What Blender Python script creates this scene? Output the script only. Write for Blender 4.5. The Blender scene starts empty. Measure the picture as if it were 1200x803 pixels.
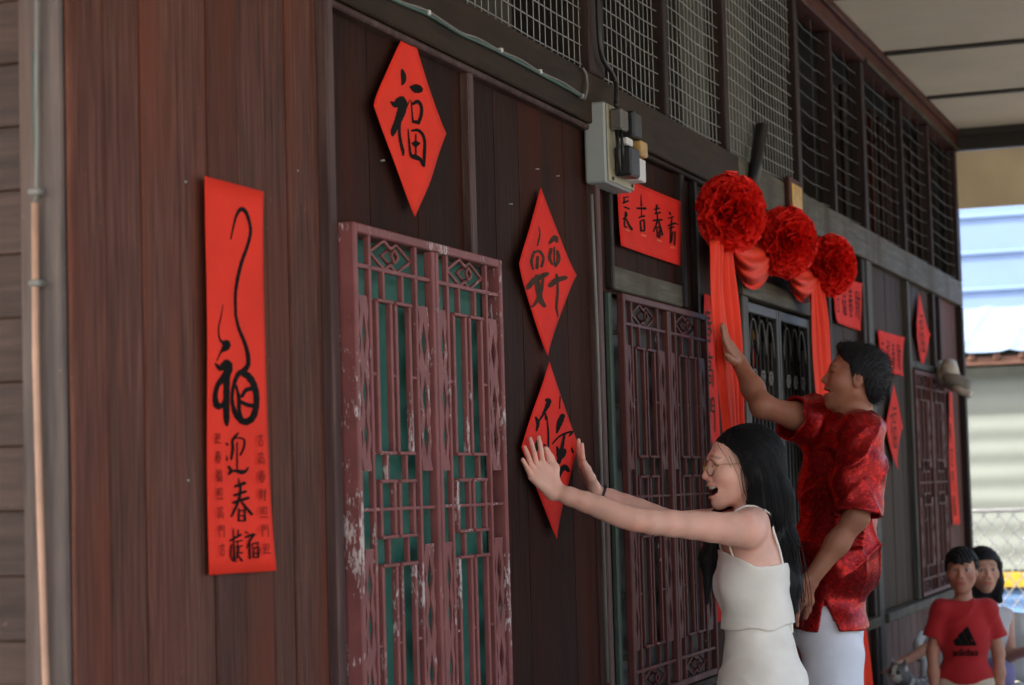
import bpy, bmesh, math, random
import numpy as np
from mathutils import Vector, Matrix
from math import sin, cos, pi, radians, sqrt
random.seed(7); np.random.seed(7)
SC = bpy.context.scene
COL = SC.collection

# ------------------------------------------------------------------ camera
YAW, PITCH, ROLL, FPX, CX, CY = 19.770, 3.861, 1.6, 2500.0, 600.0, 401.5
CAM = np.array([0.0, -1.93, 1.5])          # wall is the plane y = 0, x runs along it, z is up
def _basis():
    a, t, r = radians(YAW), radians(PITCH), radians(ROLL)
    F = np.array([cos(t)*cos(a), cos(t)*sin(a), sin(t)]); R0 = np.array([sin(a), -cos(a), 0.0])
    U0 = np.cross(R0, F)
    return F, R0*cos(r) - U0*sin(r), U0*cos(r) + R0*sin(r)
CF, CR, CU = _basis()
cd = bpy.data.cameras.new('camera'); cam = bpy.data.objects.new('camera', cd); COL.objects.link(cam)
cam.matrix_world = Matrix(((CR[0], CU[0], -CF[0], CAM[0]), (CR[1], CU[1], -CF[1], CAM[1]), (CR[2], CU[2], -CF[2], CAM[2]), (0, 0, 0, 1)))
cd.sensor_width = 36.0; cd.lens = FPX/1200*36.0; cd.clip_start = 0.1; cd.clip_end = 2000
cd.dof.use_dof = True; cd.dof.focus_distance = 5.85; cd.dof.aperture_fstop = 5.0
SC.camera = cam
def ray(x, y): return CF + CR*(x-CX)/FPX - CU*(y-CY)/FPX
def wall(x, y, off=0.0):                   # point of the photograph on the wall (or a sheet `off` in front of it)
    d = ray(x, y); return CAM + d*((-off-CAM[1])/d[1])
def Pd(x, y, depth): return CAM + ray(x, y)*depth

# ------------------------------------------------------------------ light
w = bpy.data.worlds.new('World'); SC.world = w; w.use_nodes = True
SUN_EL, SUN_AZ = 50.0, 27.0                # sun behind the house, so the veranda lies in open shade
nt = w.node_tree; sky = nt.nodes.new('ShaderNodeTexSky'); sky.sky_type = 'NISHITA'; sky.sun_disc = False
sky.sun_elevation = radians(SUN_EL); sky.sun_rotation = radians(-SUN_AZ); sky.dust_density = 5.0; sky.ozone_density = 1.0
bgn = nt.nodes['Background']; nt.links.new(sky.outputs[0], bgn.inputs[0]); bgn.inputs[1].default_value = 0.15
sl = bpy.data.lights.new('sun', 'SUN'); sl.energy = 2.3; sl.angle = radians(0.5); sl.color = (1.0, 0.96, 0.91)
so = bpy.data.objects.new('sun', sl); COL.objects.link(so)
ts = Vector((-sin(radians(SUN_AZ))*cos(radians(SUN_EL)), cos(radians(SUN_AZ))*cos(radians(SUN_EL)), sin(radians(SUN_EL))))
so.rotation_euler = ts.to_track_quat('Z', 'Y').to_euler(); so.location = (0, 0, 12)
SC.view_settings.view_transform = 'Standard'; SC.view_settings.look = 'None'; SC.view_settings.gamma = 1
SC.view_settings.use_curve_mapping = False; SC.view_settings.exposure = 2.05; SC.view_settings.use_white_balance = True; SC.view_settings.white_balance_temperature = 7150; SC.view_settings.white_balance_tint = 8

# ------------------------------------------------------------------ materials
MATS = {}
def srgb(r, g, b):
    f = lambda c: (c/255/12.92) if c/255 <= 0.04045 else ((c/255+0.055)/1.055)**2.4
    return (f(r), f(g), f(b), 1)
def newmat(name):
    m = bpy.data.materials.new(name); m.use_nodes = True; MATS[name] = m
    n = m.node_tree; return m, n, n.nodes['Principled BSDF']
def N(n, t, **kw):
    x = n.nodes.new(t)
    for k, v in kw.items(): setattr(x, k, v)
    return x
def ramp(n, fac, stops):
    r = N(n, 'ShaderNodeValToRGB'); e = r.color_ramp.elements
    while len(e) < len(stops): e.new(0.5)
    for i, (p, c) in enumerate(stops): e[i].position = p; e[i].color = c
    n.links.new(fac, r.inputs[0]); return r.outputs[0]
def mix(n, fac, a, b, mode='MIX'):
    x = N(n, 'ShaderNodeMix', data_type='RGBA', blend_type=mode)
    for sock, v in ((x.inputs[0], fac), (x.inputs[6], a), (x.inputs[7], b)):
        if isinstance(v, (int, float, tuple)): sock.default_value = v
        else: n.links.new(v, sock)
    return x.outputs[2]
def coords(n, scale=(1, 1, 1), rnd=True):
    tc = N(n, 'ShaderNodeTexCoord'); mp = N(n, 'ShaderNodeMapping'); mp.inputs['Scale'].default_value = scale
    if rnd:
        oi = N(n, 'ShaderNodeObjectInfo'); vm = N(n, 'ShaderNodeVectorMath', operation='SCALE'); vm.inputs[0].default_value = (13, 29, 47)
        n.links.new(oi.outputs['Random'], vm.inputs['Scale']); ad = N(n, 'ShaderNodeVectorMath', operation='ADD')
        n.links.new(tc.outputs['Object'], ad.inputs[0]); n.links.new(vm.outputs[0], ad.inputs[1]); n.links.new(ad.outputs[0], mp.inputs[0])
    else: n.links.new(tc.outputs['Object'], mp.inputs[0])
    return mp.outputs[0]
def noise(n, vec, scale, detail=4, rough=0.55, out=0):
    x = N(n, 'ShaderNodeTexNoise'); x.inputs['Scale'].default_value = scale; x.inputs['Detail'].default_value = detail; x.inputs['Roughness'].default_value = rough
    n.links.new(vec, x.inputs['Vector']); return x.outputs[out]
def bump(n, b, h, strength=0.3, dist=0.004):
    x = N(n, 'ShaderNodeBump'); x.inputs['Strength'].default_value = strength; x.inputs['Distance'].default_value = dist
    n.links.new(h, x.inputs['Height']); n.links.new(x.outputs[0], b.inputs['Normal'])
def plain(name, c, rough=0.6, var=0.15, scale=8, metal=0.0, bmp=0.0, spec=0.5):
    m, n, b = newmat(name); v = coords(n); f = noise(n, v, scale)
    d = tuple(x*(1-var) for x in c[:3])+(1,); l = tuple(min(1, x*(1+var)) for x in c[:3])+(1,)
    n.links.new(ramp(n, f, [(0.3, d), (0.7, l)]), b.inputs['Base Color'])
    b.inputs['Roughness'].default_value = rough; b.inputs['Metallic'].default_value = metal; b.inputs['Specular IOR Level'].default_value = spec
    if bmp: bump(n, b, noise(n, v, scale*6), bmp)
    return m
def wood(name, dark, mid, light, grain=(16, 16, 1.1), rough=0.6, stain=None, tone=0.25, spec=0.25):
    m, n, b = newmat(name); v = coords(n, grain)
    g = noise(n, v, 3.0, 7, 0.6); base = ramp(n, g, [(0.28, dark), (0.5, mid), (0.75, light)])
    v2 = coords(n, (3, 3, 0.6)); blot = noise(n, v2, 1.4, 3)
    if stain: base = mix(n, ramp(n, blot, [(0.45, (0, 0, 0, 1)), (0.68, (1, 1, 1, 1))]), base, stain)
    oi = N(n, 'ShaderNodeObjectInfo'); t = ramp(n, oi.outputs['Random'], [(0, (1-tone,)*3+(1,)), (1, (1+tone, 1+tone*0.8, 1+tone*0.75, 1))])
    base = mix(n, 1.0, base, t, 'MULTIPLY')
    v3 = coords(n, (1, 1, 1)); sp = ramp(n, noise(n, v3, 60, 2), [(0.72, (0, 0, 0, 1)), (0.78, (1, 1, 1, 1))])
    base = mix(n, mix(n, 0.3, (0, 0, 0, 1), sp), base, tuple(min(1, 2.2*x) for x in light[:3])+(1,))
    n.links.new(base, b.inputs['Base Color'])
    rr = N(n, 'ShaderNodeMapRange'); rr.inputs[3].default_value = rough-0.12; rr.inputs[4].default_value = rough+0.18
    n.links.new(blot, rr.inputs[0]); n.links.new(rr.outputs[0], b.inputs['Roughness']); b.inputs['Specular IOR Level'].default_value = spec
    bump(n, b, g, 0.35, 0.003); return m
L = lambda *a: srgb(*a)
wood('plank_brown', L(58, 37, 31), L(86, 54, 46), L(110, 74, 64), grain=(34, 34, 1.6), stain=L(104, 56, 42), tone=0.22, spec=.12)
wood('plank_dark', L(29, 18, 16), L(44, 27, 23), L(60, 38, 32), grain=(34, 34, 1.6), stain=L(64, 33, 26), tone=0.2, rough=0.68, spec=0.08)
wood('plank_far', L(36, 26, 20), L(52, 39, 30), L(68, 52, 41), stain=L(64, 45, 33), spec=.1, tone=0.15)
wood('plank_red', L(54, 28, 23), L(78, 40, 32), L(96, 54, 44), tone=0.2)
wood('rail_dark', L(32, 24, 20), L(46, 35, 29), L(64, 51, 43), grain=(1.1, 16, 16), stain=L(60, 48, 38), spec=.12)
wood('rail_grey', L(54, 51, 43), L(76, 73, 63), L(100, 96, 84), grain=(1.1, 16, 16), stain=L(62, 56, 46), spec=.15)
wood('post_pale', L(58, 42, 40), L(80, 60, 58), L(106, 84, 82), stain=L(64, 44, 42))
wood('post_dark', L(30, 24, 24), L(46, 35, 34), L(64, 50, 48))
wood('post_grey', L(48, 47, 44), L(68, 67, 62), L(88, 87, 82))
wood('beam_red', L(46, 24, 21), L(68, 34, 29), L(90, 48, 42), grain=(1.1, 16, 16))
wood('trim_blue', L(64, 58, 58), L(90, 80, 78), L(110, 98, 94), stain=L(94, 66, 56), tone=0.1)
wood('clapboard', L(46, 35, 32), L(64, 50, 46), L(82, 66, 62), grain=(16, 1.1, 16))
def peeling(name, c, chip, amount, rough=0.5):
    m, n, b = newmat(name); v = coords(n, (1, 1, 1)); v2 = coords(n, (60, 60, 16))
    base = ramp(n, noise(n, v, 9), [(0.3, tuple(x*0.8 for x in c[:3])+(1,)), (0.7, tuple(x*1.2 for x in c[:3])+(1,))])
    f1 = noise(n, v2, 2.2, 6, 0.7); f2 = noise(n, v, 5, 2)
    mx = N(n, 'ShaderNodeMath', operation='MULTIPLY'); n.links.new(f1, mx.inputs[0]); n.links.new(f2, mx.inputs[1])
    msk = ramp(n, mx.outputs[0], [(amount, (0, 0, 0, 1)), (amount+0.02, (1, 1, 1, 1))])
    n.links.new(mix(n, msk, base, chip), b.inputs['Base Color']); b.inputs['Roughness'].default_value = rough; b.inputs['Specular IOR Level'].default_value = .2
    bump(n, b, msk, 0.5, 0.001); return m
peeling('grille_paint', L(130, 76, 76), L(190, 172, 172), 0.35)
peeling('grille_dark', L(84, 44, 42), L(170, 160, 158), 0.40)
peeling('frame_paint', L(126, 74, 74), L(194, 178, 178), 0.312)
peeling('shutter_green', L(47, 102, 91), L(76, 130, 118), 0.40)
plain('shutter_dim', L(40, 40, 38), 0.6); plain('shutter_edge', L(64, 78, 70), 0.6); plain('lamp_grey', L(128, 122, 114), 0.5)
plain('interior', L(70, 66, 62), 0.9)
plain('interior_board', L(76, 76, 70), 0.9)
plain('gap_shade', L(20, 16, 15), 0.9)  # near-black colour that paints the shade in the board gaps
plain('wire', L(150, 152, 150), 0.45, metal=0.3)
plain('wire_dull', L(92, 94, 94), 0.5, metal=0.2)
plain('ceiling_cream', L(206, 198, 182), 0.8, 0.06, 2)
plain('batten_dark', L(44, 40, 36), 0.7)
plain('valance', L(238, 220, 184), 0.8, 0.1, 3)
plain('roof_metal', L(150, 156, 160), 0.4, metal=0.6)
plain('concrete', L(128, 124, 118), 0.9, 0.2, 3, bmp=0.3)
plain('yard', L(156, 150, 140), 0.95, 0.2, 1.2, bmp=0.4)
plain('box_grey', L(150, 158, 160), 0.5, 0.05)
plain('box_beige', L(152, 146, 124), 0.5, 0.08)
plain('black_plastic', L(30, 32, 34), 0.4)
plain('clear_plastic', L(96, 92, 88), 0.25)
plain('brass', L(176, 140, 84), 0.45, 0.25, 30)
plain('white_paper', L(206, 206, 208), 0.7, 0.05)
plain('cable_grey', L(112, 112, 110), 0.6)
plain('cable_green', L(56, 88, 80), 0.55)
plain('pipe_beige', L(176, 138, 118), 0.5, 0.15, 12)
plain('gold', L(216, 168, 70), 0.3, 0.3, 20, metal=0.6)
plain('lamp_white', L(200, 190, 176), 0.5)
plain('lamp_dark', L(46, 43, 40), 0.5)
def paper(name, c):
    m, n, b = newmat(name); v = coords(n, (1, 1, 1)); f = noise(n, v, 5, 5)
    n.links.new(ramp(n, f, [(0.25, tuple(x*0.86 for x in c[:3])+(1,)), (0.75, tuple(min(1, x*1.1) for x in c[:3])+(1,))]), b.inputs['Base Color'])
    b.inputs['Roughness'].default_value = 0.7; b.inputs['Specular IOR Level'].default_value = 0.12
    bump(n, b, noise(n, v, 14, 3), 0.25, 0.006); return m
paper('paper_red', (0.80, 0.040, 0.022, 1)); paper('paper_deep', (0.70, 0.026, 0.018, 1))
plain('ink', (0.010, 0.010, 0.010, 1), 0.85, 0.3, spec=.05); plain('ink_faded', L(70, 54, 46), 0.85, 0.3, 40, spec=.05); plain('ink_red', L(84, 20, 18), 0.8, spec=.1); plain('ink_gold', L(206, 92, 40), 0.5)
def satin(name, c, rough=0.38, sheen=0.4):
    m, n, b = newmat(name); v = coords(n); f = noise(n, v, 6)
    n.links.new(ramp(n, f, [(0.25, tuple(x*0.85 for x in c[:3])+(1,)), (0.75, c)]), b.inputs['Base Color'])
    b.inputs['Roughness'].default_value = rough; b.inputs['Specular IOR Level'].default_value = .2; b.inputs['Sheen Weight'].default_value = sheen; b.inputs['Sheen Tint'].default_value = (1, 0.4, 0.3, 1)
    bump(n, b, noise(n, v, 24, 3), 0.15, 0.004); return m
satin('ribbon_satin', (0.85, 0.045, 0.018, 1), 0.6, 0.0); satin('pompom_satin', (0.90, 0.026, 0.020, 1), 0.42, 0.0)

# ------------------------------------------------------------------ object helpers
WL = {}
def setp(o, parent):
    if parent is not None:
        o.parent = parent; o.matrix_parent_inverse = Matrix.Translation(-WL.get(parent, Vector()))
def tag(o, label=None, cat=None, group=None, kind=None):
    for k, v in (('label', label), ('category', cat), ('group', group), ('kind', kind)):
        if v: o[k] = v
    return o
def thing(name, loc, label, cat, group=None, parent=None):
    o = bpy.data.objects.new(name, None); COL.objects.link(o); o.location = loc; o.empty_display_size = 0.05
    WL[o] = Vector(loc); setp(o, parent)
    return tag(o, label, cat, group)
def part_empty(name, loc, parent):
    o = bpy.data.objects.new(name, None); COL.objects.link(o); o.location = loc; WL[o] = Vector(loc); setp(o, parent); return o
def link(name, me, m=None, parent=None, loc=(0, 0, 0)):
    if m is not None and not me.materials: me.materials.append(MATS[m] if isinstance(m, str) else m)
    o = bpy.data.objects.new(name, me); COL.objects.link(o); o.location = loc; WL[o] = Vector(loc); setp(o, parent); return o
def pymesh(name, V, Fc, m, parent=None, smooth=False, recenter=True):
    V = np.asarray(V, float); c = V.mean(0) if recenter else np.zeros(3)
    me = bpy.data.meshes.new(name); me.from_pydata((V-c).tolist(), [], [list(map(int, f)) for f in Fc]); me.update()
    if smooth: me.polygons.foreach_set('use_smooth', [True]*len(me.polygons))
    return link(name, me, m, parent, tuple(c))
BOX = {}
def boxmesh(dx, dy, dz, bev, m):
    k = (round(dx, 4), round(dy, 4), round(dz, 4), bev, m)
    if k not in BOX:
        bm = bmesh.new(); bmesh.ops.create_cube(bm, size=1.0); bmesh.ops.scale(bm, vec=(dx, dy, dz), verts=bm.verts)
        if bev: bmesh.ops.bevel(bm, geom=bm.edges[:], offset=min(bev, 0.4*min(dx, dy, dz)), segments=1, affect='EDGES')
        me = bpy.data.meshes.new('box'); bm.to_mesh(me); bm.free(); me.materials.append(MATS[m]); BOX[k] = me
    return BOX[k]
def box(name, x0, x1, y0, y1, z0, z1, m, parent=None, bev=0.003, rot=None):
    o = link(name, boxmesh(x1-x0, y1-y0, z1-z0, bev, m), None, parent, ((x0+x1)/2, (y0+y1)/2, (z0+z1)/2))
    if rot: o.rotation_euler = rot
    return o
def bar(name, a, b, wd, dp, m, parent):
    """flat bar lying in the wall direction from a=(x,z) to b, at depth y=dp[0]..dp[1]"""
    dx, dz = b[0]-a[0], b[1]-a[1]; Ln = sqrt(dx*dx+dz*dz)
    o = link(name, boxmesh(wd, dp[1]-dp[0], Ln, 0.0015, m), None, parent, ((a[0]+b[0])/2, (dp[0]+dp[1])/2, (a[1]+b[1])/2))
    o.rotation_euler = (0, math.atan2(dx, dz), 0); return o
def tube_geo(pts, r, seg=8, closed=False):
    P = np.asarray(pts, float); n = len(P); R = np.full(n, r) if np.isscalar(r) else np.asarray(r, float)
    T = np.gradient(P, axis=0) if not closed else np.roll(P, -1, 0)-np.roll(P, 1, 0)
    T /= np.linalg.norm(T, axis=1)[:, None]+1e-12
    up = np.array([0, 0, 1.0]) if abs(T[0][2]) < 0.9 else np.array([1.0, 0, 0])
    V, Fc = [], []; nrm = np.cross(T[0], up); nrm /= np.linalg.norm(nrm)
    for i in range(n):
        nrm = nrm - T[i]*nrm.dot(T[i]); nrm /= np.linalg.norm(nrm)+1e-12; bi = np.cross(T[i], nrm)
        for k in range(seg):
            t = 2*pi*k/seg; V.append(P[i]+R[i]*(cos(t)*nrm+sin(t)*bi))
    m = n if closed else n-1
    for i in range(m):
        for k in range(seg):
            a = i*seg+k; b = i*seg+(k+1) % seg; j = (i+1) % n; Fc.append((a, b, j*seg+(k+1) % seg, j*seg+k))
    if not closed:
        Fc.append(tuple(range(seg))[::-1]); Fc.append(tuple((n-1)*seg+k for k in range(seg)))
    return V, Fc
def joinge(gs):
    V, Fc = [], []
    for v, f in gs:
        o = len(V); V += list(v); Fc += [tuple(i+o for i in q) for q in f]
    return V, Fc
def tube(name, pts, r, m, parent=None, seg=8, closed=False):
    V, Fc = tube_geo(pts, r, seg, closed); return pymesh(name, V, Fc, m, parent, True)
def catmull(P, n=6):
    P = np.asarray(P, float)
    if len(P) < 3: return np.array([P[0]+(P[-1]-P[0])*t for t in np.linspace(0, 1, n+1)])
    Q = np.vstack([2*P[0]-P[1], P, 2*P[-1]-P[-2]]); out = []
    for i in range(1, len(Q)-2):
        for t in np.arange(n)/n:
            a, b, c, d = Q[i-1], Q[i], Q[i+1], Q[i+2]
            out.append(0.5*((2*b)+(c-a)*t+(2*a-5*b+4*c-d)*t*t+(3*b-a-3*c+d)*t**3))
    out.append(P[-1]); return np.array(out)
# ------------------------------------------------------------------ ground
g = pymesh('ground', [(-300, -300, -0.13), (300, -300, -0.13), (300, 300, -0.13), (-300, 300, -0.13)], [(0, 1, 2, 3)], 'yard'); tag(g, kind='structure')
v_ = box('veranda_floor', 0.5, 14.6, -3.6, 6, -0.12, 0.0, 'concrete', None, 0.01); tag(v_, kind='structure')

# ------------------------------------------------------------------ the house
S0, S1, ZT = 3.148, 13.93, 3.70
house = thing('wooden_house', (8.5, 0, 0), 'long dark timber house with barred windows and wire mesh along the top of its wall', 'house')
def planks(s0, s1, z0, z1, m, face=0.012, wid=0.26, edges=None, name='plank'):
    if edges is None:
        n = max(1, round((s1-s0)/wid)); e = [s0+(s1-s0)*i/n for i in range(n+1)]
        for i in range(1, n): e[i] += random.uniform(-0.02, 0.02)
    else: e = edges
    for a, b in zip(e[:-1], e[1:]):
        f = face-random.uniform(0, 0.002 if m == 'plank_dark' else 0.004)
        g_ = 0.0008 if m == 'plank_dark' else 0.0022; box(name, a+g_, b-g_, f, f+0.022, z0, z1, m, house, 0.0014 if m == 'plank_dark' else 0.003)
# side wall with lapped boards and a painted corner board carrying the conduit
box('corner_board', S0-0.012, S0+0.02, 0.002, 0.088, 0, ZT, 'trim_blue', house, 0.004)
box('corner_board', S0-0.004, S0+0.02, -0.010, 0.001, 0, ZT, 'plank_brown', house, 0.003)
pitch = 0.1105; z = 0.045
while z < ZT-0.1:
    o = box('clapboard', S0+0.004, S0+0.020, 0.089, 4.5, z, z+pitch+0.012, 'clapboard', house, 0.002, (0, 0, 0)); o.rotation_euler = (0, radians(5), 0); z += pitch
box('side_gap_backing', S0+0.03, S0+0.05, 0.03, 4.5, 0, ZT, 'gap_shade', house, 0)  # black sheet, painted shade behind the lapped boards
# brown boards at the left end
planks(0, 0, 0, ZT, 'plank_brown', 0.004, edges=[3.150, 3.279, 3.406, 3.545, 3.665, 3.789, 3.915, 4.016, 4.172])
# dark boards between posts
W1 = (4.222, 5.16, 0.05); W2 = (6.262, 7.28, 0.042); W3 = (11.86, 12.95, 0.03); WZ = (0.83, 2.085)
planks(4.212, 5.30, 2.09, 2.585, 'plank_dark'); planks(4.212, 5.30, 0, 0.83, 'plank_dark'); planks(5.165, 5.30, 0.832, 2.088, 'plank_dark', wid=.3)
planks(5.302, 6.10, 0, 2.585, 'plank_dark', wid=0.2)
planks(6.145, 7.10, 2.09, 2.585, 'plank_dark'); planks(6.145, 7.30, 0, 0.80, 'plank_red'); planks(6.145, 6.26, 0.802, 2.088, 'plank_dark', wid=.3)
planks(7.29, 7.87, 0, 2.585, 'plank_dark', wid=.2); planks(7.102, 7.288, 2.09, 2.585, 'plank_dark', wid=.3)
planks(7.87, 9.28, 2.285, 2.585, 'plank_far'); planks(9.28, 10.44, 0.82, 2.585, 'plank_far', wid=.2); planks(10.66, 11.80, 0.82, 2.585, 'plank_far', wid=.2)
planks(11.86, 12.98, 2.09, 2.585, 'plank_far'); planks(12.98, 13.85, 0.82, 2.585, 'plank_brown', wid=.2)
planks(9.28, 13.85, 0, 0.77, 'plank_red', wid=.2); planks(11.86, 12.98, 0.815, 0.83, 'plank_far', wid=.6)
for a, b in ((S0+.03, 7.885), (9.275, S1-.02)): box('gap_backing', a, b, 0.036, 0.05, 0.0, 2.6, 'gap_shade', house, 0)  # black sheet behind the planks, its colour gives the gaps their shade
# posts
def post(s0, s1, z0, z1, m, proud, back=0.03): return box('post', s0, s1, -proud, back, z0, z1, m, house, 0.004)
post(4.173, 4.211, 0, ZT, 'post_pale', 0.022)
post(5.062, 5.10, 2.09, 2.575, 'post_pale', 0.012); post(6.103, 6.142, 0, 2.575, 'post_pale', 0.02)
post(6.27, 6.30, 2.10, 2.575, 'post_dark', 0.012); post(7.105, 7.15, 2.10, 2.575, 'post_dark', 0.014); post(7.30, 7.34, 0.8, 2.575, 'post_dark', 0.01)
post(7.885, 7.975, 0, 2.20, 'post_grey', 0.03); post(9.19, 9.272, 0, 2.20, 'post_grey', 0.03)
post(9.60, 9.64, 0.82, 2.575, 'post_dark', 0.02)
post(10.45, 10.52, 0, 2.575, 'post_dark', 0.02); post(10.525, 10.655, 0, 2.575, 'post_grey', 0.03)
post(11.80, 11.855, 0.82, 2.575, 'post_grey', 0.02); post(12.72, 12.775, 2.10, 2.575, 'post_dark', 0.02); post(12.96, 13.0, .82, 2.575, 'post_dark', 0.02)
post(13.84, S1, 0, 2.575, 'post_dark', 0.03)
# rails, lintel, sills
R_ = lambda s0, s1, z0, z1, m, pr, back=0.03: box('rail', s0, s1, -pr, back, z0, z1, m, house, 0.004)
R_(4.212, 7.90, 2.58, 2.735, 'rail_dark', 0.028); R_(7.902, S1, 2.58, 2.735, 'rail_grey', 0.028)
R_(4.212, 6.10, 2.562, 2.579, 'post_pale', 0.018); R_(6.145, 7.9, 2.562, 2.579, 'rail_dark', 0.018)
R_(6.30, 7.104, 2.10, 2.175, 'rail_grey', 0.008); R_(11.858, 12.72, 2.10, 2.14, 'rail_grey', 0.01)
R_(7.885, 9.272, 2.202, 2.283, 'rail_grey', 0.034); R_(9.275, 10.44, 0.772, 0.818, 'rail_grey', 0.05); R_(10.66, 13.83, 0.772, 0.818, 'rail_grey', 0.05)
R_(6.145, 7.87, 0.80, 0.826, 'rail_dark', 0.05); R_(4.212, 5.3, 0.80, 0.826, 'rail_dark', 0.05)
# upper beam, fascia and ceiling
box('top_beam', 4.212, S1, -0.05, 0.05, 3.585, 3.70, 'beam_red', house, 0.006); box('fascia_strip', 4.212, S1, -0.075, -0.05, 3.66, 3.70, 'beam_red', house, 0.004)
box('pale_strip', 10.6, 13.80, -0.058, -0.05, 3.575, 3.60, 'rail_grey', house, 0.002)
bp = [-0.6, 0.0, 1.30, 2.60, 3.95, 5.35, 6.77, 8.19, 9.62, 11.04, 12.46, 13.86]  # left end lies out of view, extended to keep light off the corner
for a, b in zip(bp[2:-1], bp[3:]):
    box('ceiling_panel', a+0.004, b-0.004, -3.55, 0.05, 3.705, 3.715, 'ceiling_cream', house, 0.001)
for a in bp[3:-1]: box('ceiling_batten', a-0.028, a+0.028, -3.55, -0.076, 3.69, 3.7045, 'batten_dark', house, 0.003)
box('end_beam', 13.80, 13.90, -3.55, -0.051, 3.585, 3.70, 'batten_dark', house, 0.004)
box('ceiling_batten', 13.72, 13.77, -3.55, -0.076, 3.66, 3.7045, 'batten_dark', house, 0.003)
box('valance_board', 13.895, 13.915, -3.5, -0.01, 3.21, 3.584, 'valance', house, 0.003)
box('outer_beam', -0.4, 13.9, -3.66, -3.56, 3.5, 3.70, 'batten_dark', house, 0.006)
for s in (-0.3, 3.2, 6.8, 10.4, 13.75): box('veranda_post', s-.05, s+.05, -3.66, -3.56, 0, 3.5, 'post_dark', house, 0.006)
# unseen corrugated roof, stretched left beyond the corner to block sky light
xs = np.arange(-0.9, 14.31, 0.04); V = []; Fc = []
for yy, zz in ((-4.0, 3.74), (2.4, 5.0), (8.0, 3.9)):
    for x in xs: V.append((x, yy, zz+0.012*sin(2*pi*x/0.16)+0.02))
n = len(xs)
for j in range(2):
    for i in range(n-1): Fc.append((j*n+i, j*n+i+1, (j+1)*n+i+1, (j+1)*n+i))
pymesh('roof', V, Fc, 'roof_metal', house)
# interior shell
box('back_wall', S0, S1, 4.5, 4.55, 0, 3.7, 'interior', house, 0); box('end_wall', S1-0.02, S1, 0.05, 4.5, 0, 3.7, 'interior', house, 0)
box('inner_ceiling', S0, S1, 0.06, 4.5, 3.69, 3.70, 'interior', house, 0); box('partition', S0+.06, 7.6, 1.6, 1.63, 0, 3.68, 'interior', house, 0)
box('inner_board', 7.80, 8.95, 0.16, 0.18, 2.76, 3.58, 'interior_board', house, 0); box('inner_board', 6.3, 6.85, 0.5, 0.52, 2.76, 3.4, 'interior', house, 0)
for s in np.arange(10.7, 13.8, 0.28): box('inner_slat', s, s+0.045, 0.2, 0.22, 2.74, 3.6, 'plank_dark', house, 0)
# wire mesh transom: frame posts and one mesh of wires per bay
mp = [(4.212, 4.30), (6.05, 6.20), (6.885, 6.935), (7.72, 7.775), (9.0, 9.06), (9.79, 9.83), (10.57, 10.65), (11.74, 11.785), (12.70, 12.74), (13.80, S1)]
for a, b in mp: box('mesh_post', a, b, -0.03, 0.04, 2.737, 3.583, 'post_dark', house, 0.004)
for k, ((_, a), (b, _)) in enumerate(zip(mp[:-1], mp[1:])):
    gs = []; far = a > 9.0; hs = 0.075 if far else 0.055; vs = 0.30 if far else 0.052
    z = 2.76
    while z < 3.57:
        pts = [(a+(b-a)*t, -0.004+0.003*sin(9*t+k), z-(0.014 if far else 0.006)*4*t*(1-t)*random.uniform(.6, 1.1)) for t in np.linspace(0, 1, 9)]
        gs.append(tube_geo(pts, 0.0021 if not far else 0.0016, 4)); z += hs*random.uniform(0.93, 1.07)
    s = a+vs*0.5
    while s < b:
        gs.append(tube_geo([(s+random.uniform(-.004, .004), 0.001, 2.737), (s+random.uniform(-.007, .007), 0.001, 3.15), (s+random.uniform(-.004, .004), 0.001, 3.583)], 0.0017 if not far else 0.0012, 4)); s += vs
    V, Fc = joinge(gs); tag(pymesh('wire_mesh', V, Fc, 'wire' if not far else 'wire_dull', house), kind='stuff')

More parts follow.
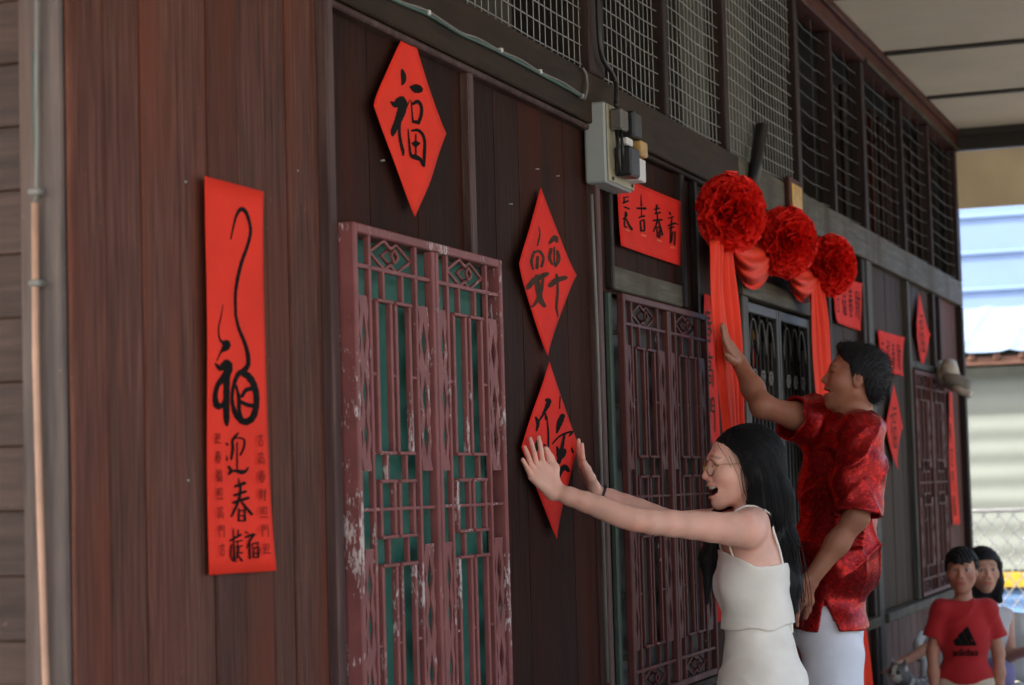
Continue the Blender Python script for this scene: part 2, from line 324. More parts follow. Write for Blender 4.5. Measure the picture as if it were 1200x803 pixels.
# window grilles
def window(W, paint, shutter, framed):
    x0, x1, pr = W; z0, z1 = WZ; zc = (z0+z1)/2; Wd = x1-x0
    win = part_empty('window', (x0, 0, z0), house)
    y0 = -pr
    B = lambda a, b, wd=0.010, d=(y0, y0+0.013), nm='bar': bar(nm, a, b, wd, d, paint, win)
    box('shutter', x0+0.02, (x0+x1)/2-0.004, 0.0, 0.012, z0+0.01, z1-0.01, shutter, win, 0.003); box('shutter', (x0+x1)/2+0.004, x1-0.02, 0.0, 0.012, z0+0.01, z1-0.01, shutter, win, 0.003)
    dp = (y0-0.004, 0.0) if framed else (y0-0.004, y0+0.018)
    fr = paint if not framed else 'frame_paint'
    box('frame', x0, x0+0.022, dp[0], dp[1], z0, z1, fr, win, 0.003); box('frame', x1-0.02, x1, dp[0], dp[1], z0, z1, fr, win, 0.003)
    box('frame', x0+0.0225, x1-0.0205, dp[0]+.001, dp[1], z1-0.022, z1, fr, win, 0.003); box('frame', x0+0.0225, x1-0.0205, dp[0]+.001, dp[1], z0, z0+0.022, fr, win, 0.003)
    if not framed:
        for zz in (z0+.14, zc-.3, zc, zc+.28, z1-.12): box('bracket', x0+0.002, x0+0.016, y0+0.0185, 0.012, zz-.008, zz+.008, 'lamp_dark', win, 0.001)
        box('shutter_edge', x0-0.035, x0-0.004, -0.012, 0.006, z0, z1, 'shutter_edge', win, 0.003)
    H = (x0+x1)/2
    box('meeting_stile', H-0.021, H-0.003, y0-.006, y0+.016, z0+.024, z1-.024, paint, win, 0.002); box('meeting_stile', H+0.003, H+0.021, y0-.006, y0+.016, z0+.024, z1-.024, paint, win, 0.002)
    for c, (a, b) in enumerate(((x0+0.022, H-0.021), (H+0.021, x1-0.022))):
        w_ = b-a; U = lambda u: a+w_*u
        for sgn in (1, -1):
            zl = zc+sgn*0.535; zt = zc+sgn*0.60
            B((a, zl), (b, zl), 0.010)                                   # lattice cross rail
            h = abs(zt-zl); zm = (zl+zt)/2+sgn*.003
            y1 = (y0+0.002, y0+0.010); y2 = (y0+0.0105, y0+0.0185)
            for (uc, yy) in ((0.38, y1), (0.59, y2)):                    # two interlocking diamonds and a small one
                rx, rz = 0.20*w_, h*0.5; cxx = U(uc)
                for (p, q) in (((-1, 0), (0, 1)), ((0, 1), (1, 0)), ((1, 0), (0, -1)), ((0, -1), (-1, 0))):
                    bar('bar', (cxx+p[0]*rx, zm+p[1]*rz), (cxx+q[0]*rx, zm+q[1]*rz), 0.007, yy, paint, win)
            cxx = U(0.485)
            for (p, q) in (((-1, 0), (0, 1)), ((0, 1), (1, 0)), ((1, 0), (0, -1)), ((0, -1), (-1, 0))):
                bar('bar', (cxx+p[0]*.02, zm+p[1]*.016), (cxx+q[0]*.02, zm+q[1]*.016), 0.006, (y0-.005, y0+.0015), paint, win)
            for u0, u1 in ((0.255, 0.44), (0.51, 0.70)):                  # long and short rectangles with their stems
                um = (u0+u1)/2
                B((U(um), zl), (U(um), zc+sgn*.465)); B((U(um), zc+sgn*.125), (U(um), zc+sgn*.062))
                for u in (u0, u1): B((U(u), zc+sgn*.125), (U(u), zc+sgn*.465), .013)
                for zz in (.125, .465): B((U(u0)-.005, zc+sgn*zz), (U(u1)+.005, zc+sgn*zz), .008, (y0-.004, y0+.02))
                if sgn == 1:
                    for u in (u0, u1): B((U(u), zc-.062), (U(u), zc+.062), .013)
                B((U(u0)-.005, zc+sgn*.062), (U(u1)+.005, zc+sgn*.062), .008, (y0-.004, y0+.02))
            for (ua, ub) in ((.17, .255), (.44, .51), (.70, .80)): B((U(ua), zc+sgn*.30), (U(ub), zc+sgn*.30), .007, (y0+.003, y0+.012))
        B((a, zc), (b, zc), .008, (y0+.001, y0+.010))
        B((U(.17), z0+.022), (U(.17), z1-.022), .013); B((U(.80), z0+.022), (U(.80), z1-.022), .012)
        for cu, hw in ((U(.085), .052*w_), (U(.90), .068*w_)):           # carved strips pierced by pointed openings
            for sgn in (1, -1):
                zs = np.linspace(.085, .470, 34); V, Fc = [], []
                hole = lambda q: max(0.0, *[hw*.62*(1-abs(q-c_)/.050) for c_ in (.165, .255, .385)])
                for yy in (y0+.002, y0+.007):
                    for q in zs:
                        hq = hole(q); wv = .004*sin(q*90)
                        for xx in (cu-hw+wv, cu-hq, cu+hq, cu+hw+wv): V.append((xx, yy, zc+sgn*q))
                n_ = len(zs)
                for i in range(n_-1):
                    for e in (0, 2):
                        a_ = i*4+e; b_ = a_+4*n_; Fc += [(a_, a_+1, a_+5, a_+4), (b_, b_+4, b_+5, b_+1), (a_, a_+4, b_+4, b_), (a_+1, b_+1, b_+5, a_+5)]
                pymesh('carved_strip', V, Fc, paint, win)
    return win
window(W1, 'grille_paint', 'shutter_green', True); window(W2, 'grille_dark', 'shutter_dim', False); window(W3, 'grille_dark', 'shutter_dim', False)

# door: two arched grille leaves in front of a dark room
door = part_empty('door', (7.98, 0, 0), house)
for a, b in ((7.985, 8.575), (8.59, 9.18)):
    for s0, s1 in ((a, a+.03), (b-.03, b)): box('door_frame', s0, s1, -.01, .02, .2, 2.19, 'lamp_dark', door, 0.003)
    for z0, z1 in ((.2, .24), (2.15, 2.19)): box('door_frame', a+.031, b-.031, -.009, .019, z0, z1, 'lamp_dark', door, 0.003)
    for k in range(1, 8): s = a+.03+(b-a-.06)*k/8; tube('bar', [(s, .005, .24), (s, .005, 2.15-.10*(k % 2))], .007, 'lamp_dark', door, 6)
    for c in (a+.16, a+.30, a+.44):
        tube('arch', [(c+.07*cos(t), -.003, 1.99+.14*sin(t)) for t in np.linspace(0, pi, 11)], .006, 'lamp_dark', door, 6)
        tube('scroll', [(c+(.035-.004*t)*cos(t*1.3), -.004, 1.90+(.035-.004*t)*sin(t*1.3)) for t in np.linspace(0, 6, 18)], .004, 'cable_grey', door, 5)
    box('cross_rail', a+.031, b-.031, -.012, .0, 1.1, 1.13, 'lamp_dark', door, 0.003)
box('door_step', 6.95, 9.5, -0.95, 0.0, 0.001, 0.17, 'concrete', house, 0.015); box('threshold', 7.98, 9.185, 0.001, 0.12, 0.001, 0.198, 'post_grey', house, 0.005)
# small votive plaque over the door and the stick wedged behind the rail
pq = thing('gold_plaque', (8.84, -0.03, 2.62), 'small gold plaque in a brown frame above the doorway', 'plaque')
box('frame', 8.70, 8.96, -0.05, -0.029, 2.60, 2.76, 'plank_red', pq, 0.004); box('gold_face', 8.735, 8.925, -0.055, -0.0505, 2.625, 2.735, 'gold', pq, 0.002)
st = tube('stick', [wall(882, 222, .05), wall(886, 190, .05), wall(892, 150, .04)], [.024, .026, .03], 'black_plastic', None, 6)
tag(st, 'dark stick wedged behind the rail above the cloth balls', 'stick')
orn = thing('hanging_ornament', tuple(wall(876, 380, -.05)), 'gold and red hanging ornament inside the barred doorway', 'ornament')
for i, (px, py, r, m) in enumerate(((884, 396, .020, 'gold'), (877, 412, .018, 'gold'), (876, 419, .030, 'paper_red'), (877, 427, .020, 'gold'), (880, 441, .018, 'gold'), (886, 452, .022, 'paper_red'))):
    bm = bmesh.new(); bmesh.ops.create_icosphere(bm, subdivisions=2, radius=r)
    for v in bm.verts: v.co.z *= 1.6; v.co *= 1+.15*sin(40*v.co.x+i)
    me = bpy.data.meshes.new('bead'); bm.to_mesh(me); bm.free(); link('bead', me, m, orn, tuple(wall(px, py, -.05)))
tube('cord', [wall(x, y, -.05) for x, y in ((872, 372), (877, 396), (876, 420), (880, 445))], .005, 'gold', orn, 5)
# conduit on the corner board
cp = thing('conduit_pipe', (3.13, 0.05, 0), 'thin beige conduit pipe running down the painted corner board', 'pipe')
cyp = lambda px, py: (lambda d: CAM+d*((S0-0.024-CAM[0])/d[0]))(ray(px, py))
tube('pipe', [cyp(41, 238), cyp(42, 420), cyp(47, 600), cyp(54, 803), cyp(56, 1100)], .0062, 'pipe_beige', cp, 10)
tube('cable', [cyp(44, -20), cyp(43, 90), cyp(44, 160), cyp(43, 220), cyp(42, 238)], .004, 'cable_grey', cp, 8)
tube('cable', [cyp(40, 60), cyp(40, 120), cyp(42, 200)], .0025, 'cable_green', cp, 6)
for py in (225, 332):
    q = cyp(42+max(0, (py-300)*.022), py); box('clip', q[0]-.009, q[0]+.012, q[1]-.012, q[1]+.012, q[2]-.006, q[2]+.006, 'cable_grey', cp, 0.003)

# electric meter box and cables
mb = thing('meter_box', (6.2, 0, 2.4), 'grey electrical box with black fuse holders screwed high on the wall', 'electrical box')
box('enclosure', 6.058, 6.33, -0.068, 0.0, 2.40, 2.645, 'box_grey', mb, 0.006); box('front_plate', 6.064, 6.328, -0.074, -0.0685, 2.405, 2.64, 'box_beige', mb, 0.003)
box('terminal_cover', 6.08, 6.15, -0.115, -0.0745, 2.56, 2.625, 'clear_plastic', mb, 0.006); box('fuse_holder', 6.17, 6.26, -0.125, -0.0745, 2.55, 2.63, 'black_plastic', mb, 0.006)
box('fuse_holder', 6.12, 6.215, -0.128, -0.0745, 2.425, 2.515, 'black_plastic', mb, 0.006); box('white_tag', 6.14, 6.20, -0.112, -0.0745, 2.522, 2.545, 'white_paper', mb, 0.003)
box('brass_terminal', 6.235, 6.305, -0.128, -0.0745, 2.50, 2.548, 'brass', mb, 0.004); box('paper_label', 6.225, 6.31, -0.118, -0.0745, 2.425, 2.495, 'white_paper', mb, 0.003)
tube('wire', [(6.10, -.09, 2.56), (6.085, -.10, 2.50), (6.10, -.095, 2.44), (6.13, -.09, 2.43)], .006, 'black_plastic', mb); tube('wire', [(6.115, -.10, 2.56), (6.11, -.105, 2.50), (6.13, -.1, 2.45)], .005, 'black_plastic', mb)
for s, zz in ((6.10, 2.415), (6.30, 2.418), (6.31, 2.63)): tube('screw', [(s, -.0745, zz), (s, -.078, zz)], .006, 'lamp_dark', mb, 8)
c1 = thing('rail_cable', (5, -.04, 2.6), 'green cable clipped along the rail up to the electrical box', 'cable')
cp_ = [(446, -8), (470, 4), (501, 17), (538, 39), (560, 49), (585, 61), (610, 74), (632, 86), (660, 101), (684, 115)]
tube('cable', catmull([wall(x, y, .034) for x, y in cp_], 4), .005, 'cable_green', c1)
tube('cable', catmull([wall(x, y-4+2*(i % 2), .038) for i, (x, y) in enumerate(cp_)], 4), .003, 'cable_grey', c1)
for x, y in ((501, 15), (586, 59), (632, 84), (682, 113)): q = wall(x, y, .036); box('clip', q[0]-.006, q[0]+.006, -.044, -.0285, q[2]-.006, q[2]+.006, 'white_paper', c1, .002)
tube('cable', catmull([wall(683, 80, .035), wall(687, 88, .035), wall(688, 104, .04), wall(685, 116, .05)], 4), .004, 'cable_grey', c1)
c2 = tube('drop_cable', catmull([wall(700, -10, .05), wall(702, 40, .05), wall(706, 68, .05), wall(716, 84, .055), wall(722, 100, .06), wall(722, 124, .1)], 5), .008, 'black_plastic', None)
tag(c2, 'thick black cable dropping past the wire mesh into the electrical box', 'cable')
c3 = tube('wall_cable', [wall(693, 228, .026), wall(696, 300, .026), wall(700, 400, .026), wall(712, 800, .026)], .0055, 'cable_grey', None)
tag(c3, 'grey cable hanging down the post below the electrical box', 'cable')
# floodlight at the far corner
fl = thing('floodlight', (13.3, -.15, 2.1), 'pale floodlight on a bent arm at the far corner of the house', 'lamp')
A = wall(1101, 425, 0.0); Bq = wall(1107, 450, .06); Cq = wall(1138, 463, .25)
tube('arm', catmull([A, wall(1103, 440, .06), Bq, wall(1120, 456, .16), Cq], 5), .022, 'lamp_white', fl, 10)
Hq = wall(1120, 446, .16); tube('lamp_head', [Hq+np.array([-.02, .06, .02]), Hq, Hq+np.array([.02, -.05, -.03]), Hq+np.array([.02, -.075, -.045])], [.03, .042, .048, .038], 'lamp_grey', fl, 10)
tube('lamp_cap', [wall(1112, 428, .10), wall(1114, 440, .12)], [.05, .055], 'lamp_white', fl, 10)
# ------------------------------------------------------------------ red papers with brush lettering
def curl_fn(seed, amp, lift):
    rs = random.Random(seed); ph = [rs.uniform(0, 6.28) for _ in range(4)]
    return lambda u, v: 0.004+amp*(0.5+0.5*sin(5*u+ph[0]+2*v))*(0.5+0.5*sin(7*v+ph[1]))+lift*((abs(u-.5)*2)**4+(abs(v-.5)*2)**4)*(0.5+0.5*sin(3*u+4*v+ph[2]))
class Sheet:
    """a paper on the wall, given by its four corners in wall metres (TL, TR, BR, BL); diamond corners may be given as T,R,B,L"""
    def __init__(s, name, cs, m, label, group=None, amp=.003, lift=.010, seed=0, base=0.0, cat='paper', nseg=14, off=None):
        s.c = [np.array(c, float) for c in cs]; s.curl = curl_fn(seed, amp, lift); s.base = base
        V, Fc = [], []; n = nseg
        for j in range(n+1):
            for i in range(n+1):
                u, v = i/n, j/n; p = s.pt(u, v); V.append((p[0], -s.base-s.curl(u, v), p[1]))
        for j in range(n):
            for i in range(n): a = j*(n+1)+i; Fc.append((a, a+1, a+n+2, a+n+1))
        s.o = pymesh(name, V, Fc, m, None, True); md = s.o.modifiers.new('thickness', 'SOLIDIFY'); md.thickness = 0.0006; md.offset = -1
        tag(s.o, label, cat, group); s.k = 0
    def pt(s, u, v): a, b, c, d = s.c; return a*(1-u)*(1-v)+b*u*(1-v)+c*u*v+d*(1-u)*v
    def uv(s, p):
        u = v = .5
        for _ in range(8):
            e = s.pt(u, v)-p; h = 1e-4; J = np.stack([(s.pt(u+h, v)-s.pt(u, v))/h, (s.pt(u, v+h)-s.pt(u, v))/h], 1); d = np.linalg.solve(J, -e); u += d[0]; v += d[1]
        return u, v
    def y(s, p):
        u, v = s.uv(p); u = min(1, max(0, u)); v = min(1, max(0, v)); return -s.base-s.curl(u, v)
    def strokes(s, lst, conv, wscale, m='ink', name='character', tilt=True):
        """lst: strokes of (x, y, width); conv maps to wall metres; widths taken across both axes in picture space"""
        gs = []
        for st in lst:
            s.k += 1; P = catmull([(q[0], q[1], q[2]) for q in st], 6); V, Fc = [], []
            T = np.gradient(P[:, :2], axis=0); T /= np.linalg.norm(T, axis=1)[:, None]+1e-9
            nr = np.stack([-T[:, 1], T[:, 0]], 1); lift = 0.0014+0.00005*s.k; ns = len(P)
            rows = [(P[0, :2]-T[0]*P[0, 2]*.35, nr[0], P[0, 2]*.4)]+[(P[i, :2], nr[i], P[i, 2]*(1+.08*sin(i*2.1+s.k))) for i in range(ns)]+[(P[-1, :2]+T[-1]*P[-1, 2]*.35, nr[-1], P[-1, 2]*.4)]
            for c, nn, wd in rows:
                for t in (-.5, 0, .5):
                    p = conv(*(c+nn*wd*t*wscale)); V.append((p[0], s.y(p)-lift, p[1]))
            for i in range(len(rows)-1):
                for t in (0, 1): a = i*3+t; Fc.append((a, a+1, a+4, a+3))
            gs.append((V, Fc))
        V, Fc = joinge(gs); return pymesh(name, V, Fc, m, s.o, False)
def w2(x, y): p = wall(x, y); return np.array([p[0], p[2]])
def zoomconv(x0, y0, sc): return lambda x, y: w2(x0+x/sc, y0+y/sc)
def diamond(name, T, Rr, Bq, Lf, m, label, group, **kw): return Sheet(name, [T, Rr, Bq, Lf], m, label, group, **kw)
GD = 'red diamond papers on the house wall'
d1 = diamond('diamond_paper', w2(474, 30), w2(520, 157), w2(480, 255), w2(432, 124), 'paper_red', 'red diamond paper with the single bold character above the pink barred window', GD, seed=3, amp=.004, lift=.008)
d1.strokes([[(175, 75, 18), (185, 110, 38), (188, 150, 36), (178, 182, 16)],
    [(92, 305, 10), (125, 325, 48), (172, 300, 70), (178, 350, 66), (165, 400, 62), (140, 460, 50), (112, 520, 44), (104, 550, 22)], [(205, 355, 10), (235, 290, 5)],
    [(162, 430, 22), (156, 520, 22), (165, 600, 24), (178, 660, 24), (180, 695, 12)], [(238, 200, 20), (270, 208, 62), (308, 218, 56)],
    [(244, 300, 8), (250, 380, 10), (256, 455, 14)], [(255, 322, 20), (290, 305, 28), (316, 340, 22), (316, 400, 24), (294, 462, 24)], [(256, 450, 22), (300, 455, 28)],
    [(220, 505, 8), (226, 600, 14), (234, 690, 20), (262, 705, 38), (300, 725, 26), (318, 765, 26)], [(245, 516, 14), (290, 512, 22), (325, 545, 22), (338, 600, 20), (331, 680, 22), (320, 775, 16)],
    [(275, 540, 9), (272, 610, 12), (270, 690, 10)], [(245, 606, 10), (270, 610, 46), (300, 606, 12)]], zoomconv(440, 70, 6.17), 1.0)
d2 = diamond('diamond_paper', w2(632, 220), w2(668, 323), w2(639, 418), w2(602, 309), 'paper_deep', 'red diamond paper with two greyish faded characters, upper of the touching pair', GD, seed=5, amp=.004, lift=.008)
c2z = zoomconv(600, 220, 4.01)
d2.strokes([[(115, 185, 5), (120, 220, 8), (108, 272, 9)], [(92, 300, 12), (80, 345, 15), (88, 385, 10)], [(88, 308, 10), (115, 300, 14), (134, 330, 13), (125, 372, 13)], [(108, 325, 13), (105, 380, 15)],
    [(60, 472, 24), (100, 432, 28), (152, 405, 20)], [(104, 415, 18), (110, 470, 24), (125, 530, 24), (142, 558, 18)], [(132, 430, 12), (122, 500, 18), (98, 548, 13), (80, 562, 7)]], c2z, 1.0, 'ink_faded')
d2.strokes([[(165, 262, 12), (188, 236, 24), (197, 256, 12)], [(172, 288, 14), (164, 330, 17), (175, 362, 10)], [(200, 298, 12), (206, 340, 17), (190, 372, 12)], [(186, 280, 9), (186, 362, 9)],
    [(164, 462, 22), (195, 436, 26), (236, 424, 20)], [(195, 408, 11), (200, 480, 11), (196, 560, 11), (205, 608, 5)]], c2z, 1.0, 'ink_faded')
d3 = diamond('diamond_paper', w2(639, 424), w2(675, 521), w2(647, 632), w2(609, 524), 'paper_deep', 'red diamond paper under the hands of the woman in white', GD, seed=8, amp=.003, lift=.004)
c3z = zoomconv(600, 420, 3.644)
d3.strokes([[(132, 178, 10), (147, 184, 22), (132, 222, 15), (120, 236, 5)], [(92, 252, 9), (102, 278, 16), (97, 310, 7)], [(108, 266, 8), (130, 234, 10), (136, 262, 7)], [(140, 248, 5), (147, 320, 8), (148, 425, 7)],
    [(84, 416, 13), (104, 362, 24), (112, 344, 12)], [(128, 368, 6), (142, 382, 8)]], c3z, 1.0)
d3.strokes([[(138, 590, 9), (162, 600, 8)]], c3z, 1.0, name='brush_mark')
d3.strokes([[(193, 163, 4), (193, 216, 4)], [(184, 318, 8), (195, 276, 24), (207, 244, 20)], [(164, 366, 5), (200, 330, 8), (246, 314, 10), (236, 332, 7)], [(216, 322, 9), (205, 380, 15), (190, 446, 18)], [(184, 378, 7), (196, 420, 24), (214, 402, 18), (216, 388, 8)],
    [(189, 528, 5), (195, 490, 18), (214, 464, 22), (231, 482, 14)], [(245, 384, 5), (251, 402, 10)]], c3z, 1.0)
# tall scroll
sc = Sheet('hanging_scroll', [w2(232, 207), w2(304, 225), w2(314, 669), w2(241, 674)], 'paper_red', 'tall red paper scroll with a long-tailed flourish character on the brown boards', None, seed=2, amp=.004, lift=.007, cat='scroll', nseg=20)
za = zoomconv(225, 200, 5.02); zb = zoomconv(225, 370, 5.737)
b2a = lambda x, y: (x/5.737*5.02, (170+y/5.737)*5.02)
tail = [(202, 405, 7), (215, 340, 11), (235, 265, 17), (262, 230, 27), (292, 247, 24), (318, 310, 19), (325, 370, 19), (306, 450, 20), (272, 540, 22), (247, 640, 22), (234, 730, 20), (236, 830, 19)]
tail += [b2a(x, y)+(q,) for x, y, q in ((272, 5, 18), (295, 90, 20), (335, 180, 24), (358, 260, 26), (360, 330, 28), (330, 375, 36))]
sc.strokes([tail], za, 1.0)
sc.strokes([[(180, -72, 4), (168, 0, 8), (150, 80, 10), (155, 150, 12), (178, 180, 22), (205, 190, 56), (200, 215, 54), (168, 248, 15), (140, 305, 7)],
    [(130, 325, 14), (168, 355, 40), (212, 325, 60), (222, 370, 58), (190, 420, 50), (150, 470, 36), (132, 540, 38), (146, 604, 48), (185, 602, 34), (206, 560, 26)],
    [(212, 360, 52), (212, 480, 44), (212, 600, 44), (214, 700, 40), (218, 740, 16)],
    [(332, 385, 44), (296, 390, 34), (264, 460, 26), (251, 560, 24), (275, 660, 34), (335, 714, 46), (393, 682, 44), (417, 580, 40), (405, 480, 42), (365, 412, 48), (325, 388, 44)],
    [(278, 470, 14), (298, 560, 26), (300, 640, 26), (322, 700, 18)], [(318, 545, 22), (346, 502, 28), (395, 490, 32)], [(315, 582, 24), (360, 602, 28), (408, 606, 28)]], zb, 1.0)
zc_ = zoomconv(230, 490, 8.033)
sc.strokes([[(376, 140, 9), (342, 175, 28), (316, 220, 24), (320, 290, 28), (305, 390, 20)], [(342, 190, 12), (400, 190, 16), (430, 218, 20), (420, 290, 20), (390, 350, 18)], [(360, 230, 13), (360, 320, 13), (360, 440, 15), (362, 480, 11)],
    [(258, 240, 20), (272, 255, 20)], [(262, 358, 9), (265, 402, 15)], [(278, 460, 28), (300, 490, 24), (280, 530, 18), (330, 497, 22), (400, 510, 42), (440, 500, 28), (466, 464, 9)]], zc_, 1.0)
dy = 723
sc.strokes([[(375, 570, 8), (378, 645, 18)], [(338, 645, 24), (432, 612, 32)], [(330, 730, 22), (440, 692, 27)], [(320, 798, 24), (465, 752, 29)], [(392, 640, 20), (385, 723, 24), (370, dy+60, 24), (340, dy+130, 24), (303, dy+206, 16)],
    [(402, dy+70, 18), (440, dy+120, 26), (496, dy+185, 24)], [(376, dy+130, 15), (372, dy+245, 20)], [(430, dy+130, 15), (430, dy+245, 22)], [(376, dy+150, 13), (430, dy+150, 13)], [(376, dy+198, 12), (430, dy+198, 12)], [(376, dy+245, 15), (430, dy+245, 16)]], zc_, 1.0)
sc.strokes([[(320, dy+320, 10), (325, dy+620, 20)], [(288, dy+432, 18), (390, dy+376, 22)], [(365, dy+330, 11), (365, dy+380, 13)], [(340, dy+442, 13), (402, dy+430, 13)], [(300, dy+470, 13), (290, dy+560, 15), (310, dy+620, 11), (350, dy+626, 12)],
    [(340, dy+492, 13), (402, dy+480, 13)], [(360, dy+440, 9), (355, dy+540, 13)], [(345, dy+552, 15), (402, dy+545, 13)], [(372, dy+500, 13), (345, dy+602, 12)], [(350, dy+560, 13), (396, dy+622, 18)]], zc_, 1.0)
sc.strokes([[(433, dy+350, 18), (452, dy+362, 15)], [(430, dy+402, 16), (500, dy+376, 24), (470, dy+432, 16), (440, dy+500, 12)], [(465, dy+430, 15), (465, dy+600, 18)], [(500, dy+366, 13), (522, dy+380, 11)], [(490, dy+462, 13), (542, dy+450, 15)],
    [(490, dy+462, 11), (490, dy+502, 11)], [(540, dy+455, 11), (536, dy+498, 11)], [(502, dy+512, 13), (496, dy+590, 15)], [(500, dy+506, 13), (542, dy+500, 14), (536, dy+590, 16)], [(500, dy+550, 11), (536, dy+550, 11)], [(500, dy+590, 13), (536, dy+590, 13)]], zc_, 1.0)
# small side columns: each a little cluster of brush marks as the photograph shows them
KIT = {'ying': [[(.1, .1, .1), (.2, .2, .1)], [(.4, .1, .1), (.35, .6, .1)], [(.55, .15, .09), (.85, .15, .09), (.8, .55, .1)], [(.55, .15, .08), (.55, .7, .09)], [(.1, .4, .1), (.25, .75, .1), (.1, .9, .1), (.5, .85, .12), (.95, .88, .14)]],
 'chun': [[(.15, .15, .1), (.85, .12, .1)], [(.2, .3, .1), (.8, .28, .1)], [(.05, .46, .1), (.95, .42, .11)], [(.5, .0, .1), (.42, .4, .1), (.05, .75, .1)], [(.55, .42, .1), (.95, .72, .12)], [(.33, .6, .09), (.33, 1, .1)], [(.68, .6, .09), (.68, 1, .1)], [(.33, .62, .08), (.68, .62, .08)], [(.33, .8, .08), (.68, .8, .08)], [(.33, .98, .09), (.68, .98, .09)]],
 'fu': [[(.2, .0, .1), (.28, .12, .12)], [(.05, .28, .1), (.42, .25, .1), (.05, .65, .09)], [(.26, .4, .1), (.26, 1, .12)], [(.5, .08, .1), (.95, .06, .1)], [(.55, .2, .09), (.55, .4, .09)], [(.55, .2, .08), (.9, .2, .09), (.88, .4, .09)], [(.55, .4, .08), (.88, .4, .08)], [(.52, .55, .09), (.52, 1, .1)], [(.52, .55, .08), (.95, .55, .09), (.93, 1, .1)], [(.52, .78, .08), (.93, .78, .08)], [(.72, .55, .08), (.72, 1, .08)], [(.52, .99, .08), (.93, .99, .08)]],
 'ji': [[(.5, 0, .1), (.5, .42, .12)], [(.1, .2, .1), (.9, .18, .12)], [(.25, .42, .1), (.78, .4, .1)], [(.28, .6, .1), (.3, 1, .1)], [(.28, .6, .09), (.75, .58, .1), (.7, 1, .1)], [(.3, .98, .1), (.7, .97, .1)]],
 'gao': [[(.5, 0, .1), (.55, .1, .1)], [(.1, .15, .1), (.9, .13, .1)], [(.32, .27, .08), (.34, .42, .08)], [(.32, .27, .08), (.68, .27, .08), (.66, .42, .08)], [(.34, .42, .08), (.66, .42, .08)], [(.15, .55, .09), (.15, 1, .1)], [(.15, .55, .09), (.85, .54, .09), (.85, 1, .1)], [(.38, .7, .08), (.38, .9, .08)], [(.38, .7, .08), (.63, .7, .08), (.62, .9, .08)], [(.38, .9, .08), (.62, .9, .08)]],
 'zhao': [[(.1, .1, .09), (.1, .6, .09)], [(.1, .1, .08), (.38, .1, .08), (.38, .6, .09)], [(.1, .35, .08), (.38, .35, .08)], [(.1, .6, .08), (.38, .6, .08)], [(.5, .08, .09), (.92, .08, .09), (.85, .3, .09)], [(.68, .08, .08), (.5, .32, .08)], [(.55, .4, .08), (.55, .64, .08)], [(.55, .4, .08), (.9, .4, .08), (.88, .64, .08)], [(.55, .64, .08), (.88, .64, .08)], [(.1, .8, .1), (.05, .98, .1)], [(.35, .82, .1), (.4, .97, .1)], [(.6, .82, .1), (.66, .97, .1)], [(.85, .8, .1), (.96, .98, .1)]],
 'cai': [[(.1, .1, .09), (.12, .65, .09)], [(.1, .1, .08), (.4, .1, .08), (.4, .65, .09)], [(.1, .28, .08), (.4, .28, .08)], [(.1, .46, .08), (.4, .46, .08)], [(.1, .64, .08), (.4, .64, .08)], [(.15, .72, .08), (.02, .95, .08)], [(.33, .72, .08), (.45, .92, .08)], [(.5, .3, .1), (.98, .28, .1)], [(.78, .05, .1), (.78, .98, .12), (.68, .9, .08)], [(.75, .35, .09), (.5, .75, .08)]],
 'men': [[(.12, .08, .1), (.12, 1, .11)], [(.12, .08, .08), (.42, .08, .08), (.42, .42, .08)], [(.12, .25, .07), (.42, .25, .07)], [(.12, .42, .07), (.42, .42, .07)], [(.58, .08, .08), (.58, .42, .08)], [(.58, .08, .08), (.9, .08, .08), (.9, 1, .11)], [(.58, .25, .07), (.9, .25, .07)], [(.58, .42, .07), (.9, .42, .07)]]}
def kit(sheet, key, px, py, wp, hp, m='ink', bold=1.0):
    conv = lambda x, y: w2(px+x*wp, py+y*hp)
    class _: pass
    lst = [[(x*wp, y*hp, q*min(wp, hp)*1.15*bold) for x, y, q in s] for s in KIT[key]]
    sheet.strokes(lst, lambda x, y: w2(px+x, py+y), 1.0, m)
for i, k in enumerate(('ying', 'chun', 'fu', 'zhao', 'gao', 'men', 'ji')): kit(sc, k, 247+.55*i, 507+21.7*i, 7.5, 14, 'ink_red')
for i, k in enumerate(('ji', 'gao', 'chun', 'cai', 'zhao', 'men', 'ying')): kit(sc, k, 296+.45*i, 509+21.2*i, 7.5, 14, 'ink_red')
